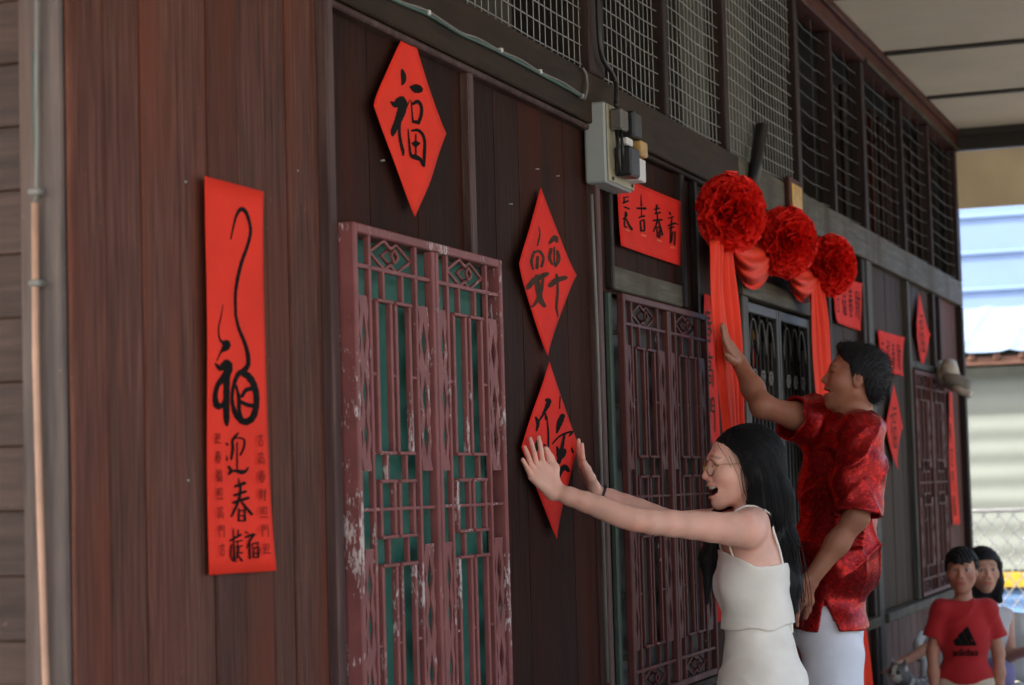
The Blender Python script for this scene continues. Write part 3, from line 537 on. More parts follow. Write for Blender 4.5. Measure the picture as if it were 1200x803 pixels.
# banner over the second window
GB = 'red banners over the windows and door'
bA = Sheet('wall_banner', [np.array([6.372, 2.468]), np.array([7.10, 2.468]), np.array([7.10, 2.243]), np.array([6.372, 2.243])], 'paper_deep', 'red banner with four black characters just below the grey electrical box', GB, seed=12, amp=.003, lift=.004, cat='banner')
zz = zoomconv(715, 210, 7.64)
for lst in ([[(100, 168, 10), (150, 160, 12)], [(112, 165, 12), (106, 215, 12)], [(98, 215, 18), (148, 196, 16)], [(108, 250, 14), (156, 268, 15)], [(92, 362, 12), (128, 332, 18), (132, 298, 10)], [(122, 290, 12), (116, 345, 16), (108, 420, 14), (132, 432, 14)], [(128, 358, 14), (150, 410, 20), (178, 452, 24)]],
    [[(262, 142, 5), (265, 242, 16)], [(224, 262, 17), (302, 264, 24)], [(265, 270, 9), (265, 330, 12)], [(240, 346, 14), (292, 331, 16)], [(254, 380, 14), (260, 466, 18)], [(256, 378, 12), (286, 370, 14), (289, 460, 16)], [(258, 466, 14), (289, 463, 16)]],
    [[(402, 235, 18), (394, 305, 14)], [(376, 272, 13), (424, 262, 14)], [(380, 312, 13), (432, 300, 16)], [(366, 372, 15), (444, 366, 18)], [(405, 310, 12), (400, 380, 14), (368, 472, 13)], [(414, 380, 13), (446, 502, 18)], [(394, 432, 12), (426, 432, 12)], [(396, 430, 12), (402, 520, 12)], [(424, 432, 12), (420, 525, 18)], [(398, 478, 10), (424, 478, 10)]],
    [[(510, 298, 14), (522, 322, 13)], [(496, 352, 12), (546, 338, 12)], [(494, 420, 14), (556, 396, 20)], [(530, 340, 12), (520, 462, 16)], [(500, 444, 12), (546, 430, 14)], [(518, 470, 14), (520, 572, 16)], [(556, 470, 12), (555, 590, 14)], [(535, 470, 10), (528, 560, 12)], [(556, 400, 10), (585, 408, 10)]]):
    bA.strokes(lst, zz, 1.0)
bA.strokes([[(115, 452, 12), (150, 468, 12)], [(262, 500, 14), (300, 512, 12)], [(400, 548, 14), (436, 560, 12)], [(520, 612, 14), (556, 618, 12)]], zz, 1.0, 'ink_gold', 'gold_fleck')
def rect(s0, s1, z0, z1): return [np.array([s0, z1]), np.array([s1, z1]), np.array([s1, z0]), np.array([s0, z0])]
bB = Sheet('wall_banner', rect(9.75, 10.43, 2.215, 2.45), 'paper_deep', 'red banner tucked behind the third cloth ball', GB, seed=14, cat='banner')
bC = Sheet('wall_banner', rect(10.90, 11.62, 2.04, 2.25), 'paper_deep', 'red banner between two grey posts right of the doorway', GB, seed=15, cat='banner')
for sh, s0, z1, in ((bB, 9.75, 2.45), (bC, 10.90, 2.25)):
    for i, k in enumerate(('ji', 'fu', 'chun', 'cai')):
        lst = [[(s0+.05+.165*i+x*.11, -(z1-.04-y*.14), q*.10) for x, y, q in s] for s in KIT[k]]
        sh.strokes(lst, lambda x, y: np.array([x, -y]), 1.0, 'ink_red')
d4 = diamond('diamond_paper', np.array([12.31, 2.545]), np.array([12.55, 2.32]), np.array([12.31, 2.10]), np.array([12.05, 2.32]), 'paper_deep', 'red diamond paper above the farthest barred window', GD, seed=21)
d5 = diamond('diamond_paper', np.array([11.25, 1.985]), np.array([11.50, 1.76]), np.array([11.25, 1.53]), np.array([11.0, 1.76]), 'paper_deep', 'red diamond paper beside the back of the man in red', GD, seed=22)
for sh, cx_, cz_ in ((d4, 12.31, 2.32), (d5, 11.25, 1.76)):
    lst = [[(cx_-.09+x*.18, -(cz_+.11-y*.22), q*.13) for x, y, q in s] for s in KIT['fu']]
    sh.strokes(lst, lambda x, y: np.array([x, -y]), 1.0, 'ink_faded')
GC = 'narrow red couplet strips'
k1 = Sheet('couplet_strip', rect(7.345, 7.53, 1.0, 2.17), 'paper_deep', 'narrow red strip between the second window and the cloth tail', GC, seed=31, cat='couplet')
k2 = Sheet('couplet_strip', rect(13.20, 13.42, 1.19, 2.01), 'paper_red', 'narrow red strip beside the farthest window under the floodlight', GC, seed=32, cat='couplet')
for sh, s0, z1, st, keys in ((k2, 13.24, 1.97, .15, ('gao', 'chun', 'ji', 'men', 'fu')), (k1, 7.38, 2.12, .16, ('chun', 'gao', 'men', 'ji', 'zhao', 'cai'))):
    for i, k in enumerate(keys):
        lst = [[(s0+x*.12, -(z1-st*i-y*.12), q*.11) for x, y, q in s] for s in KIT[k]]; sh.strokes(lst, lambda x, y: np.array([x, -y]), 1.0, 'ink_faded')
# nails left in the boards
for px, py in ((632, 198), (656, 206), (601, 239), (451, 188), (219, 213), (350, 200), (222, 563)):
    q = wall(px, py, 0.0); tube('nail', [(q[0], .012, q[2]), (q[0], .001, q[2])], .0022, 'box_grey', house, 6)

# ------------------------------------------------------------------ red cloth garland over the door
gar = thing('cloth_garland', (8.1, 0, 2.4), 'red cloth garland with three ruffled balls and long tails over the doorway', 'garland')
def pompom(c, R, seed):
    rs = np.random.RandomState(seed); V, Fc = [], []
    nS = 430
    for i in range(nS):
        zf = 1-2*(i+.5)/nS; ph = i*2.399963; d = np.array([sqrt(1-zf*zf)*cos(ph), sqrt(1-zf*zf)*sin(ph), zf]); d += rs.normal(0, .05, 3); d /= np.linalg.norm(d)
        a = np.cross(d, rs.normal(0, 1, 3)); a /= np.linalg.norm(a); b = np.cross(d, a)
        Ln = R*rs.uniform(.36, .72); amp = R*rs.uniform(.08, .19); fr = rs.uniform(1.0, 1.9); p0 = rs.uniform(0, 6.28); rr = R*rs.uniform(.86, 1.08); o = len(V); n = 9
        for k in range(n):
            t = k/(n-1)-.5; x = a*Ln*t+b*amp*sin(fr*2*pi*t+p0)
            for q, (f, sp) in enumerate(((.66, .55), (.86, .9), (1.0, 1.25))):
                lean = b*R*.07*(f-.66)*3*sin(fr*2*pi*t+p0+1.0)
                V.append(np.asarray(c)+(d*rr*f*(1-1.1*t*t*(.4))+x*sp+lean)*np.array([1, .86, 1.02]))
        for k in range(n-1):
            for q in range(2): e = o+k*3+q; Fc.append((e, e+1, e+4, e+3))
    o = pymesh('pom_pom', V, Fc, 'pompom_satin', gar, True); return o
PC = [(wall(857, 250, .15), 36/334), (wall(921, 284, .15), 32/302), (wall(973, 311, .15), 27.5/275)]
for i, (c, R) in enumerate(PC): pompom(c, R*1.27, 40+i)
def cloth_sheet(name, rows, m='ribbon_satin', pleats=7, amp=.012, nu=48, seed=1, thick=.0015):
    """rows: list of (left point, right point); pleats run along the sheet"""
    rs = random.Random(seed); ph = [rs.uniform(0, 6.28) for _ in range(6)]
    A = catmull([r[0] for r in rows], 8); Bq = catmull([r[1] for r in rows], 8); V, Fc = [], []; nr = len(A)
    for j in range(nr):
        t = j/(nr-1)
        for i in range(nu+1):
            u = i/nu; p = A[j]*(1-u)+Bq[j]*u
            yy = amp*(sin(2*pi*pleats*u+ph[0]+1.2*sin(2.1*t+ph[1]))+.5*sin(2*pi*pleats*1.7*u+ph[2]+1.5*t))+.5*amp*sin(9*t+4*u+ph[3])
            V.append(p+np.array([0, yy-.004, 0]))
    for j in range(nr-1):
        for i in range(nu): a = j*(nu+1)+i; Fc.append((a, a+1, a+nu+2, a+nu+1))
    o = pymesh(name, V, Fc, m, gar, True); md = o.modifiers.new('thickness', 'SOLIDIFY'); md.thickness = thick; return o
def TW(y, xl, xr, off=.11): return (wall(xl, y, off), wall(xr, y, off+.015))
cloth_sheet('tail', [TW(282, 833, 856), TW(330, 833, 859), TW(400, 838, 864), TW(470, 843, 868), TW(560, 848, 874), TW(700, 855, 884)], pleats=4, amp=.010, seed=3)
cloth_sheet('tail', [TW(330, 949, 962, .1), TW(380, 951, 968, .1), TW(440, 952, 974, .1), TW(560, 960, 986, .1), TW(740, 976, 1010, .1), TW(820, 980, 1020, .1)], pleats=4, amp=.010, seed=5)
def swag(x0, y0, x1, y1, drop, off, seed):
    """pleated cloth bunched under and between two balls"""
    nu, nv = 40, 18; V, Fc = [], []
    for j in range(nv+1):
        t = j/nv
        for i in range(nu+1):
            u = i/nu; x = x0+(x1-x0)*u; y = y0+(y1-y0)*u; sagv = 4*u*(1-u)
            yy = y+(drop*t)*(.15+.85*sagv**.75)
            bulge = .10*sin(pi*min(1, t*1.05))*(.35+.65*sagv)+.010*sin(22*t+5*u+seed)*(.3+sagv)
            V.append(wall(x, yy, off+bulge))
    for j in range(nv):
        for i in range(nu): a = j*(nu+1)+i; Fc.append((a, a+1, a+nu+2, a+nu+1))
    o = pymesh('swag', V, Fc, 'ribbon_satin', gar, True); md = o.modifiers.new('thickness', 'SOLIDIFY'); md.thickness = .002; return o
swag(852, 272, 906, 294, 56, .05, 1.0); swag(918, 302, 962, 320, 44, .05, 2.0)
# ------------------------------------------------------------------ people: smooth-blended bodies turned into one continuous surface
class Sdf:
    def __init__(s): s.p = []
    def cone(s, a, b, ra, rb, k=0.02, op='u'):
        a = np.asarray(a, float); b = np.asarray(b, float); s.p.append(('c', a, b, ra, rb, k, op, (a+b)/2, np.linalg.norm(b-a)/2+max(ra, rb))); return s
    def chain(s, pts, rs, k=0.02):
        for i in range(len(pts)-1): s.cone(pts[i], pts[i+1], rs[i], rs[i+1], k)
        return s
    def ell(s, c, rad, fr=None, k=0.02, op='u'):
        fr = np.eye(3) if fr is None else np.asarray(fr); s.p.append(('e', np.asarray(c, float), np.asarray(rad, float), fr, 0, k, op, np.asarray(c, float), max(rad))); return s
    def sph(s, c, r, k=0.02, op='u'): return s.ell(c, (r, r, r), None, k, op)
    def bounds(s, m=0.03):
        us = [q for q in s.p if q[6] == 'u']; lo = np.min([q[7]-q[8] for q in us], 0)-m; hi = np.max([q[7]+q[8] for q in us], 0)+m; return lo, hi
    @staticmethod
    def prim(q, P):
        if q[0] == 'c':
            a, b, ra, rb = q[1:5]; ab = b-a; t = np.clip(((P-a)@ab)/(ab@ab+1e-12), 0, 1); return np.linalg.norm(P-a-t[..., None]*ab, axis=-1)-(ra+(rb-ra)*t)
        X = (P-q[1])@q[3].T; k0 = np.linalg.norm(X/q[2], axis=-1); k1 = np.linalg.norm(X/(q[2]**2), axis=-1)
        return np.where(k1 > 1e-9, k0*(k0-1)/(k1+1e-12), -min(q[2]))
    def ev(s, P, cen=None, crad=0.0, off=0.0):
        """P: (nb, m, 3); blocks far from a primitive skip it"""
        D = np.full(P.shape[:-1], 0.3, np.float32)
        for q in s.p:
            k = q[5]
            if cen is not None:
                near = np.nonzero(np.linalg.norm(cen-q[7], axis=1) < q[8]+crad+k+0.03+abs(off))[0]
                if not len(near): continue
                d1 = s.prim(q, P[near]); d0 = D[near]
            else: near = slice(None); d1 = s.prim(q, P); d0 = D
            if q[6] == 'u':
                h = np.clip(.5+.5*(d0-d1)/k, 0, 1); D[near] = d0*(1-h)+d1*h-k*h*(1-h)
            else:
                h = np.clip(.5-.5*(d0+d1)/k, 0, 1); D[near] = d0*(1-h)-d1*h+k*h*(1-h)
        return D
def surf(S, vox, name, m, parent, off=0.0, fn=None, color=None, bounds=None, smooth=1):
    lo, hi = bounds if bounds is not None else S.bounds(0.02+off); Bk = 8; nb = np.ceil((hi-lo)/(vox*Bk)).astype(int)
    I = np.stack(np.meshgrid(*[np.arange(n) for n in nb], indexing='ij'), -1).reshape(-1, 3); cen = lo+(I*Bk+Bk/2)*vox; rad = vox*Bk*.5*1.7321
    full = lambda P, c, r: (lambda D: D if fn is None else fn(P, D))(S.ev(P, c, r, off)-off)
    Dc = full(cen[:, None, :], cen, 0.0)[:, 0]; keep = np.abs(Dc) < rad*1.35+0.006
    G = np.repeat(np.repeat(np.repeat(Dc.reshape(nb).astype(np.float32), Bk, 0), Bk, 1), Bk, 2)
    L3 = np.stack(np.meshgrid(*[np.arange(Bk)]*3, indexing='ij'), -1).reshape(-1, 3); K = np.nonzero(keep)[0]
    for s0 in range(0, len(K), 1500):
        kk = K[s0:s0+1500]; idx = I[kk][:, None, :]*Bk+L3[None]; P = lo+idx*vox; D = full(P, cen[kk], rad)
        G[idx[..., 0], idx[..., 1], idx[..., 2]] = D
    G[0], G[-1], G[:, 0], G[:, -1], G[:, :, 0], G[:, :, -1] = (1,)*6
    sh = np.array(G.shape); sg = G < 0; ids, pos, quads = [], [], []
    st = np.array([sh[1]*sh[2], sh[2], 1])
    for ax in range(3):
        o1, o2 = [a for a in range(3) if a != ax]
        if ax == 1: o1, o2 = o2, o1
        sl0 = [slice(None)]*3; sl1 = [slice(None)]*3; sl0[ax] = slice(0, -1); sl1[ax] = slice(1, None)
        E = np.argwhere(sg[tuple(sl0)] != sg[tuple(sl1)]); E = E[(E[:, o1] > 0) & (E[:, o2] > 0)]
        E1 = E.copy(); E1[:, ax] += 1; d0 = G[E[:, 0], E[:, 1], E[:, 2]]; d1 = G[E1[:, 0], E1[:, 1], E1[:, 2]]
        X = E.astype(float); X[:, ax] += d0/(d0-d1); base = E@st
        c = [base-st[o1]-st[o2], base-st[o2], base, base-st[o1]]
        q = np.stack(c, 1); fl = d0 < 0; q[~fl] = q[~fl][:, ::-1]; quads.append(q)
        for cc in c: ids.append(cc); pos.append(X)
    ids = np.concatenate(ids); pos = np.concatenate(pos); quads = np.concatenate(quads)
    u, inv = np.unique(ids, return_inverse=True); cnt = np.bincount(inv); V = np.stack([np.bincount(inv, pos[:, i])/cnt for i in range(3)], 1); V = lo+V*vox
    Q = np.searchsorted(u, quads)
    for _ in range(smooth):
        acc = np.zeros_like(V); n_ = np.zeros(len(V))
        for a in range(4):
            for b_ in ((a+1) % 4,): np.add.at(acc, Q[:, a], V[Q[:, b_]]); np.add.at(acc, Q[:, b_], V[Q[:, a]]); np.add.at(n_, Q[:, a], 1); np.add.at(n_, Q[:, b_], 1)
        V = V*.5+.5*acc/np.maximum(n_, 1)[:, None]
    c0 = np.array(WL[parent]) if parent is not None else V.mean(0)
    me = bpy.data.meshes.new(name); me.vertices.add(len(V)); me.vertices.foreach_set('co', (V-c0).astype(np.float32).ravel()); me.loops.add(Q.size); me.loops.foreach_set('vertex_index', Q.ravel().astype(np.int32))
    me.polygons.add(len(Q)); me.polygons.foreach_set('loop_start', np.arange(0, Q.size, 4, dtype=np.int32)); me.polygons.foreach_set('loop_total', np.full(len(Q), 4, np.int32))
    me.polygons.foreach_set('use_smooth', np.ones(len(Q), bool)); me.update(calc_edges=True); me.validate()
    if color is not None:
        at = me.color_attributes.new('Col', 'FLOAT_COLOR', 'POINT'); at.data.foreach_set('color', color(V).astype(np.float32).ravel())
    return link(name, me, m, parent, tuple(c0))
def nrmv(v): v = np.asarray(v, float); return v/np.linalg.norm(v)
def frame(f, u=(0, 0, 1)):
    """rows: right, forward, up"""
    f = nrmv(f); u = np.asarray(u, float); r = nrmv(np.cross(f, u)); return np.stack([r, f, np.cross(r, f)])
def skin_mat(name):
    m, n, b = newmat(name); a = N(n, 'ShaderNodeAttribute', attribute_name='Col'); v = coords(n, rnd=False)
    n.links.new(mix(n, 1.0, a.outputs['Color'], ramp(n, noise(n, v, 14, 4), [(0.3, (.88, .84, .83, 1)), (0.7, (1.06, 1.03, 1.0, 1))]), 'MULTIPLY'), b.inputs['Base Color'])
    b.inputs['Roughness'].default_value = .48; b.inputs['Subsurface Weight'].default_value = .12; b.inputs['Subsurface Radius'].default_value = (.012, .004, .002); b.inputs['Specular IOR Level'].default_value = .4
    bump(n, b, noise(n, v, 160, 4), .15, .0015); return m
skin_mat('skin')
def hair_mat(name, c):
    m, n, b = newmat(name); v = coords(n, (60, 60, 5), False)
    f = noise(n, v, 4, 5); n.links.new(ramp(n, f, [(.3, tuple(x*.6 for x in c)+(1,)), (.7, tuple(x*1.5 for x in c)+(1,))]), b.inputs['Base Color']); b.inputs['Roughness'].default_value = .55; b.inputs['Specular IOR Level'].default_value = .22; bump(n, b, f, .6, .004); return m
hair_mat('hair_black', (.012, .012, .014))
def cloth_mat(name, c, rough=.85, weave=400, var=.08):
    m, n, b = newmat(name); v = coords(n, rnd=False); f = noise(n, v, 7)
    n.links.new(ramp(n, f, [(.3, tuple(x*(1-var) for x in c[:3])+(1,)), (.7, tuple(min(1, x*(1+var)) for x in c[:3])+(1,))]), b.inputs['Base Color']); b.inputs['Roughness'].default_value = rough; b.inputs['Sheen Weight'].default_value = .1
    bump(n, b, noise(n, v, weave, 2), .2, .001); return m
cloth_mat('linen_white', L(236, 231, 224)); cloth_mat('shorts_white', L(232, 235, 248)); cloth_mat('tshirt_red', (.42, .010, .014, 1)); cloth_mat('shorts_beige', L(196, 180, 160)); cloth_mat('top_pale', L(190, 186, 190)); cloth_mat('skirt_lilac', L(120, 112, 160))
def brocade(name):
    m, n, b = newmat(name); v = coords(n, rnd=False); vo = N(n, 'ShaderNodeTexVoronoi'); vo.inputs['Scale'].default_value = 60; wv = noise(n, v, 30, 3, out=1)
    ad = N(n, 'ShaderNodeVectorMath', operation='MULTIPLY_ADD'); ad.inputs[1].default_value = (.05, .05, .05); n.links.new(wv, ad.inputs[0]); n.links.new(v, ad.inputs[2]); n.links.new(ad.outputs[0], vo.inputs['Vector'])
    f2 = noise(n, v, 130, 3); mm = N(n, 'ShaderNodeMath', operation='ADD'); n.links.new(vo.outputs['Distance'], mm.inputs[0]); n.links.new(f2, mm.inputs[1])
    pat = ramp(n, mm.outputs[0], [(.58, (.14, .004, .006, 1)), (.80, (.66, .022, .018, 1)), (1.0, (.30, .008, .010, 1))])
    n.links.new(pat, b.inputs['Base Color']); rr = ramp(n, mm.outputs[0], [(.70, (.26,)*3+(1,)), (.85, (.38,)*3+(1,))]); n.links.new(rr, b.inputs['Roughness']); b.inputs['Specular IOR Level'].default_value = .6; b.inputs['Metallic'].default_value = .7
    bump(n, b, mm.outputs[0], .25, .002); return m
brocade('brocade_red')
class Head:
    def __init__(s, c, f, u, hs): s.c = np.asarray(c, float); s.fr = frame(f, u); s.h = hs
    def w(s, f, r, u): return s.c+s.h*(f*s.fr[1]+r*s.fr[0]+u*s.fr[2])
    def loc(s, P): X = (P-s.c)@s.fr.T/s.h; return X[..., 1], X[..., 0], X[..., 2]      # f, r, u
def add_head(S, H, neck, rn=.052, mouth=0.0, child=False):
    h = H.h; W = H.w; E = lambda c, rad, k, op='u': S.ell(W(*c), (rad[1]*h, rad[0]*h, rad[2]*h), H.fr, k*h, op)
    wj = 1.02 if child else 1.0
    S.cone(neck, W(-.022, 0, -.055), rn*1.12, rn, .03)
    E((-.012, 0, .033), (.098, .077, .082), .02); E((.028, 0, -.030), (.062, .061*wj, .080), .03)
    for sd in (-1, 1):
        S.cone(W(-.005, sd*.052*wj, -.048), W(.060, sd*.018, -.094), .018*h, .016*h, .03*h)
        S.sph(W(.050, sd*.043*wj, -.020), .027*h, .03*h)
    S.sph(W(.073, 0, -.098-.006*mouth), .018*h, .022*h); S.cone(W(.076, -.030, .028), W(.076, .030, .028), .016*h, .016*h, .02*h)
    for sd in (-1, 1): S.sph(W(.108, sd*.034, .010), .021*h, .012*h, 's')
    for sd in (-1, 1): S.sph(W(.0735, sd*.033, .009), .0135*h, .004*h)
    nb = .090 if child else .087
    S.cone(W(nb, 0, .016), W(.100 if child else .107, 0, -.022), .007*h, .0105*h, .012*h)
    for sd in (-1, 1): S.sph(W(.094, sd*.013, -.029), .0095*h, .008*h); S.sph(W(.101, sd*.007, -.038), .004*h, .003*h, 's')
    E((.076, 0, -.060), (.024, .033, .028), .02)
    sm = .010*(1 if mouth > .3 else .3)
    S.chain([W(.088, -.024, -.056+sm*.6), W(.097, -.008, -.052), W(.097, .008, -.052), W(.088, .024, -.056+sm*.6)], [.004*h, .0058*h, .0058*h, .004*h], .006*h)
    S.chain([W(.088, -.022, -.058), W(.092, -.008, -.067-.015*mouth), W(.092, .008, -.067-.015*mouth), W(.088, .022, -.058)], [.004*h, .006*h, .006*h, .004*h], .006*h)
    if mouth > .2:
        a_ = .38*mouth; mf = np.stack([H.fr[0], H.fr[1]*cos(a_)-H.fr[2]*sin(a_), H.fr[2]*cos(a_)+H.fr[1]*sin(a_)]); S.ell(W(.096, 0, -.058-.009*mouth), (.037*h, .046*h, (.0128*mouth+.002)*h), mf, .003*h, 's')
        for sd in (-1, 1): S.sph(W(.064, sd*.036, -.024), .022*h, .02*h)
    for sd in (-1, 1):
        E((-.012, sd*.078, -.006), (.020, .008, .031), .008); E((-.006, sd*.088, -.002), (.011, .007, .018), .006, 's')
def skin_color(base, H, mouth, open_eye=False, blush=.25, spots=()):
    base = np.array(base[:3])
    def f(V):
        C = np.tile(base, (len(V), 1)); F, R, U = H.loc(V); aR = np.abs(R); hd = (np.abs(F) < .14) & (aR < .1) & (np.abs(U) < .14)
        def put(w, c): w = (np.clip(w, 0, 1)*hd)[:, None]; C[:] = C*(1-w)+np.array(c)*w
        t_ = .5+.5*np.sin(V@np.array([23, -17, 31])+2*np.sin(V@np.array([-11, 29, 13]))); C *= (1+.07*(t_-.5))[:, None]*(1+np.stack([0*t_, -.06*t_, -.05*t_], 1))
        for q_, r_, s_ in spots: w = (s_*np.exp(-np.sum((V-q_)**2, 1)/r_**2))[:, None]; C[:] = C*(1-w)+base*np.array([1.02, .66, .62])*w
        put(blush*np.exp(-(((F-.06)/.03)**2+((aR-.042)/.022)**2+((U+.025)/.022)**2)), base*np.array([1.05, .62, .6]))
        put(.45*np.exp(-(((F-.11)/.014)**2+((U+.027)/.014)**2)), base*np.array([1.05, .7, .66]))
        lip = (F > .080)*(aR < .026)*np.exp(-(((U+.060+.006*mouth)/(.0125+.006*mouth))**4)); put(.75*lip, base*np.array([.82, .42, .42]))
        if mouth > .2:
            a_ = .38*mouth; f_ = F-.096; u_ = U+.058+.009*mouth; inm = ((f_*cos(a_)-u_*sin(a_))/.048)**2+(R/.039)**2+((u_*cos(a_)+f_*sin(a_))/(.016*mouth+.003))**2; put((inm < 1.0)*(F < .0905-5*R**2), (.06, .014, .014))
        bx = np.clip((aR-.014)/.036, 0, 1); bu = .038+.004*np.sin(pi*bx)-.008*bx
        put(.55*((aR > .013)*(aR < .052)*(F > .05))*np.exp(-((U-bu)/.0042)**4), (.03, .022, .02))
        ex = (aR-.033)/.0155
        if open_eye:
            e = ex**2+((U-.009)/.0072)**2; put((e < 1.0)*(F > .05), (.50, .46, .44)); put(((((aR-.033)/.0068)**2+((U-.009)/.0066)**2) < 1)*(F > .05), (.012, .009, .008)); put(.8*(np.abs(e-1.05) < .25)*(U > .009)*(F > .05), (.02, .015, .014))
        else: put(.95*(np.abs(ex) < 1.1)*(F > .05)*np.exp(-((U-.0075-.005*(1-ex**2))/.0032)**4), (.012, .009, .009))
        put(.8*((aR > .003)*(aR < .012)*(np.abs(U+.0385) < .0035)*(F > .09)), (.08, .03, .025))
        return np.concatenate([C, np.ones((len(V), 1))], 1)
    return f
def add_hand(S, wr, dp, df, t, sz=1.0, curl=(.15, .2, .15), splay=.05, thumb=(.35, .7), rw=.022):
    """wr wrist, dp palm direction, df finger direction, t towards the thumb"""
    dp = nrmv(dp); t = nrmv(np.asarray(t, float)-dp*np.dot(t, dp)); n = np.cross(t, dp); df = nrmv(df); wr = np.asarray(wr, float)
    kn = [wr+sz*(dp*l+t*o) for l, o in ((.083, .030), (.088, .010), (.084, -.010), (.076, -.027))]
    for k_, o in zip(kn, (.014, .005, -.005, -.014)): S.cone(wr+t*o*sz, k_, rw*.72, .0105*sz, .012)
    pn = nrmv(np.cross(df, t)); sgn = 1
    for i, (k_, l) in enumerate(zip(kn, (.072, .080, .074, .058))):
        d = nrmv(df+t*splay*(1.5-i)); p = k_; r = .0084*sz; cl = 0; palm = -nrmv(np.cross(t, df))
        for j, fr_ in enumerate((.45, .31, .24)):
            cl += curl[j]; dd = nrmv(d*cos(cl)+palm*sin(cl)); q = p+dd*l*fr_*sz; S.cone(p, q, r, r*.9, .0025); p = q; r *= .9
    tb = wr+sz*(dp*.022+t*.018); p1 = tb+sz*.040*nrmv(dp*.7+t*.8); p2 = p1+sz*.032*nrmv(dp*(1-thumb[0])+t*thumb[1]); p3 = p2+sz*.026*nrmv(dp+t*.35)
    S.chain([tb, p1, p2, p3], [.016*sz, .0125*sz, .0105*sz, .0085*sz], .008)
def wavefold(P, amp, kv, seed):
    rs = np.random.RandomState(seed); D = 0
    for k_ in kv:
        ph = rs.uniform(0, 6.28, 3); wv = rs.normal(0, 5, 3); D = D+np.sin(P@np.array(k_)+ph[0]+1.3*np.sin(P@wv+ph[1]))*(.6+.4*np.sin(P@(wv[::-1])+ph[2]))
    return amp*D/max(1, len(kv)**.5)
def ridge(P, amp, kv, seed):
    rs = np.random.RandomState(seed); D = 0
    for k_ in kv:
        ph = rs.uniform(0, 6.28, 3); wv = rs.normal(0, 7, 3); D = D-(1-np.abs(np.sin(.5*(P@np.array(k_)+ph[0]+1.6*np.sin(P@wv+ph[1])))))**3*(.5+.5*np.sin(P@(wv[::-1]*1.3)+ph[2]))
    return amp*D
def legs(S, hips, r, knees, ankles, fdir, rr=(.085, .055, .042), sc=1.0):
    for h_, k_, a_ in zip(hips, knees, ankles):
        S.chain([h_, k_, a_], [rr[0], rr[1], rr[2]], .03); a_ = np.asarray(a_); S.cone(a_+np.array([0, 0, -.02*sc]), a_+fdir*.14*sc+np.array([0, 0, -.045*sc]), .036*sc, .028*sc, .03)
def local(P, c, fr): X = (P-c)@fr.T; return X[..., 0], X[..., 1], X[..., 2]
def seg_interp(u, xs, ys): return np.interp(u, xs, ys)

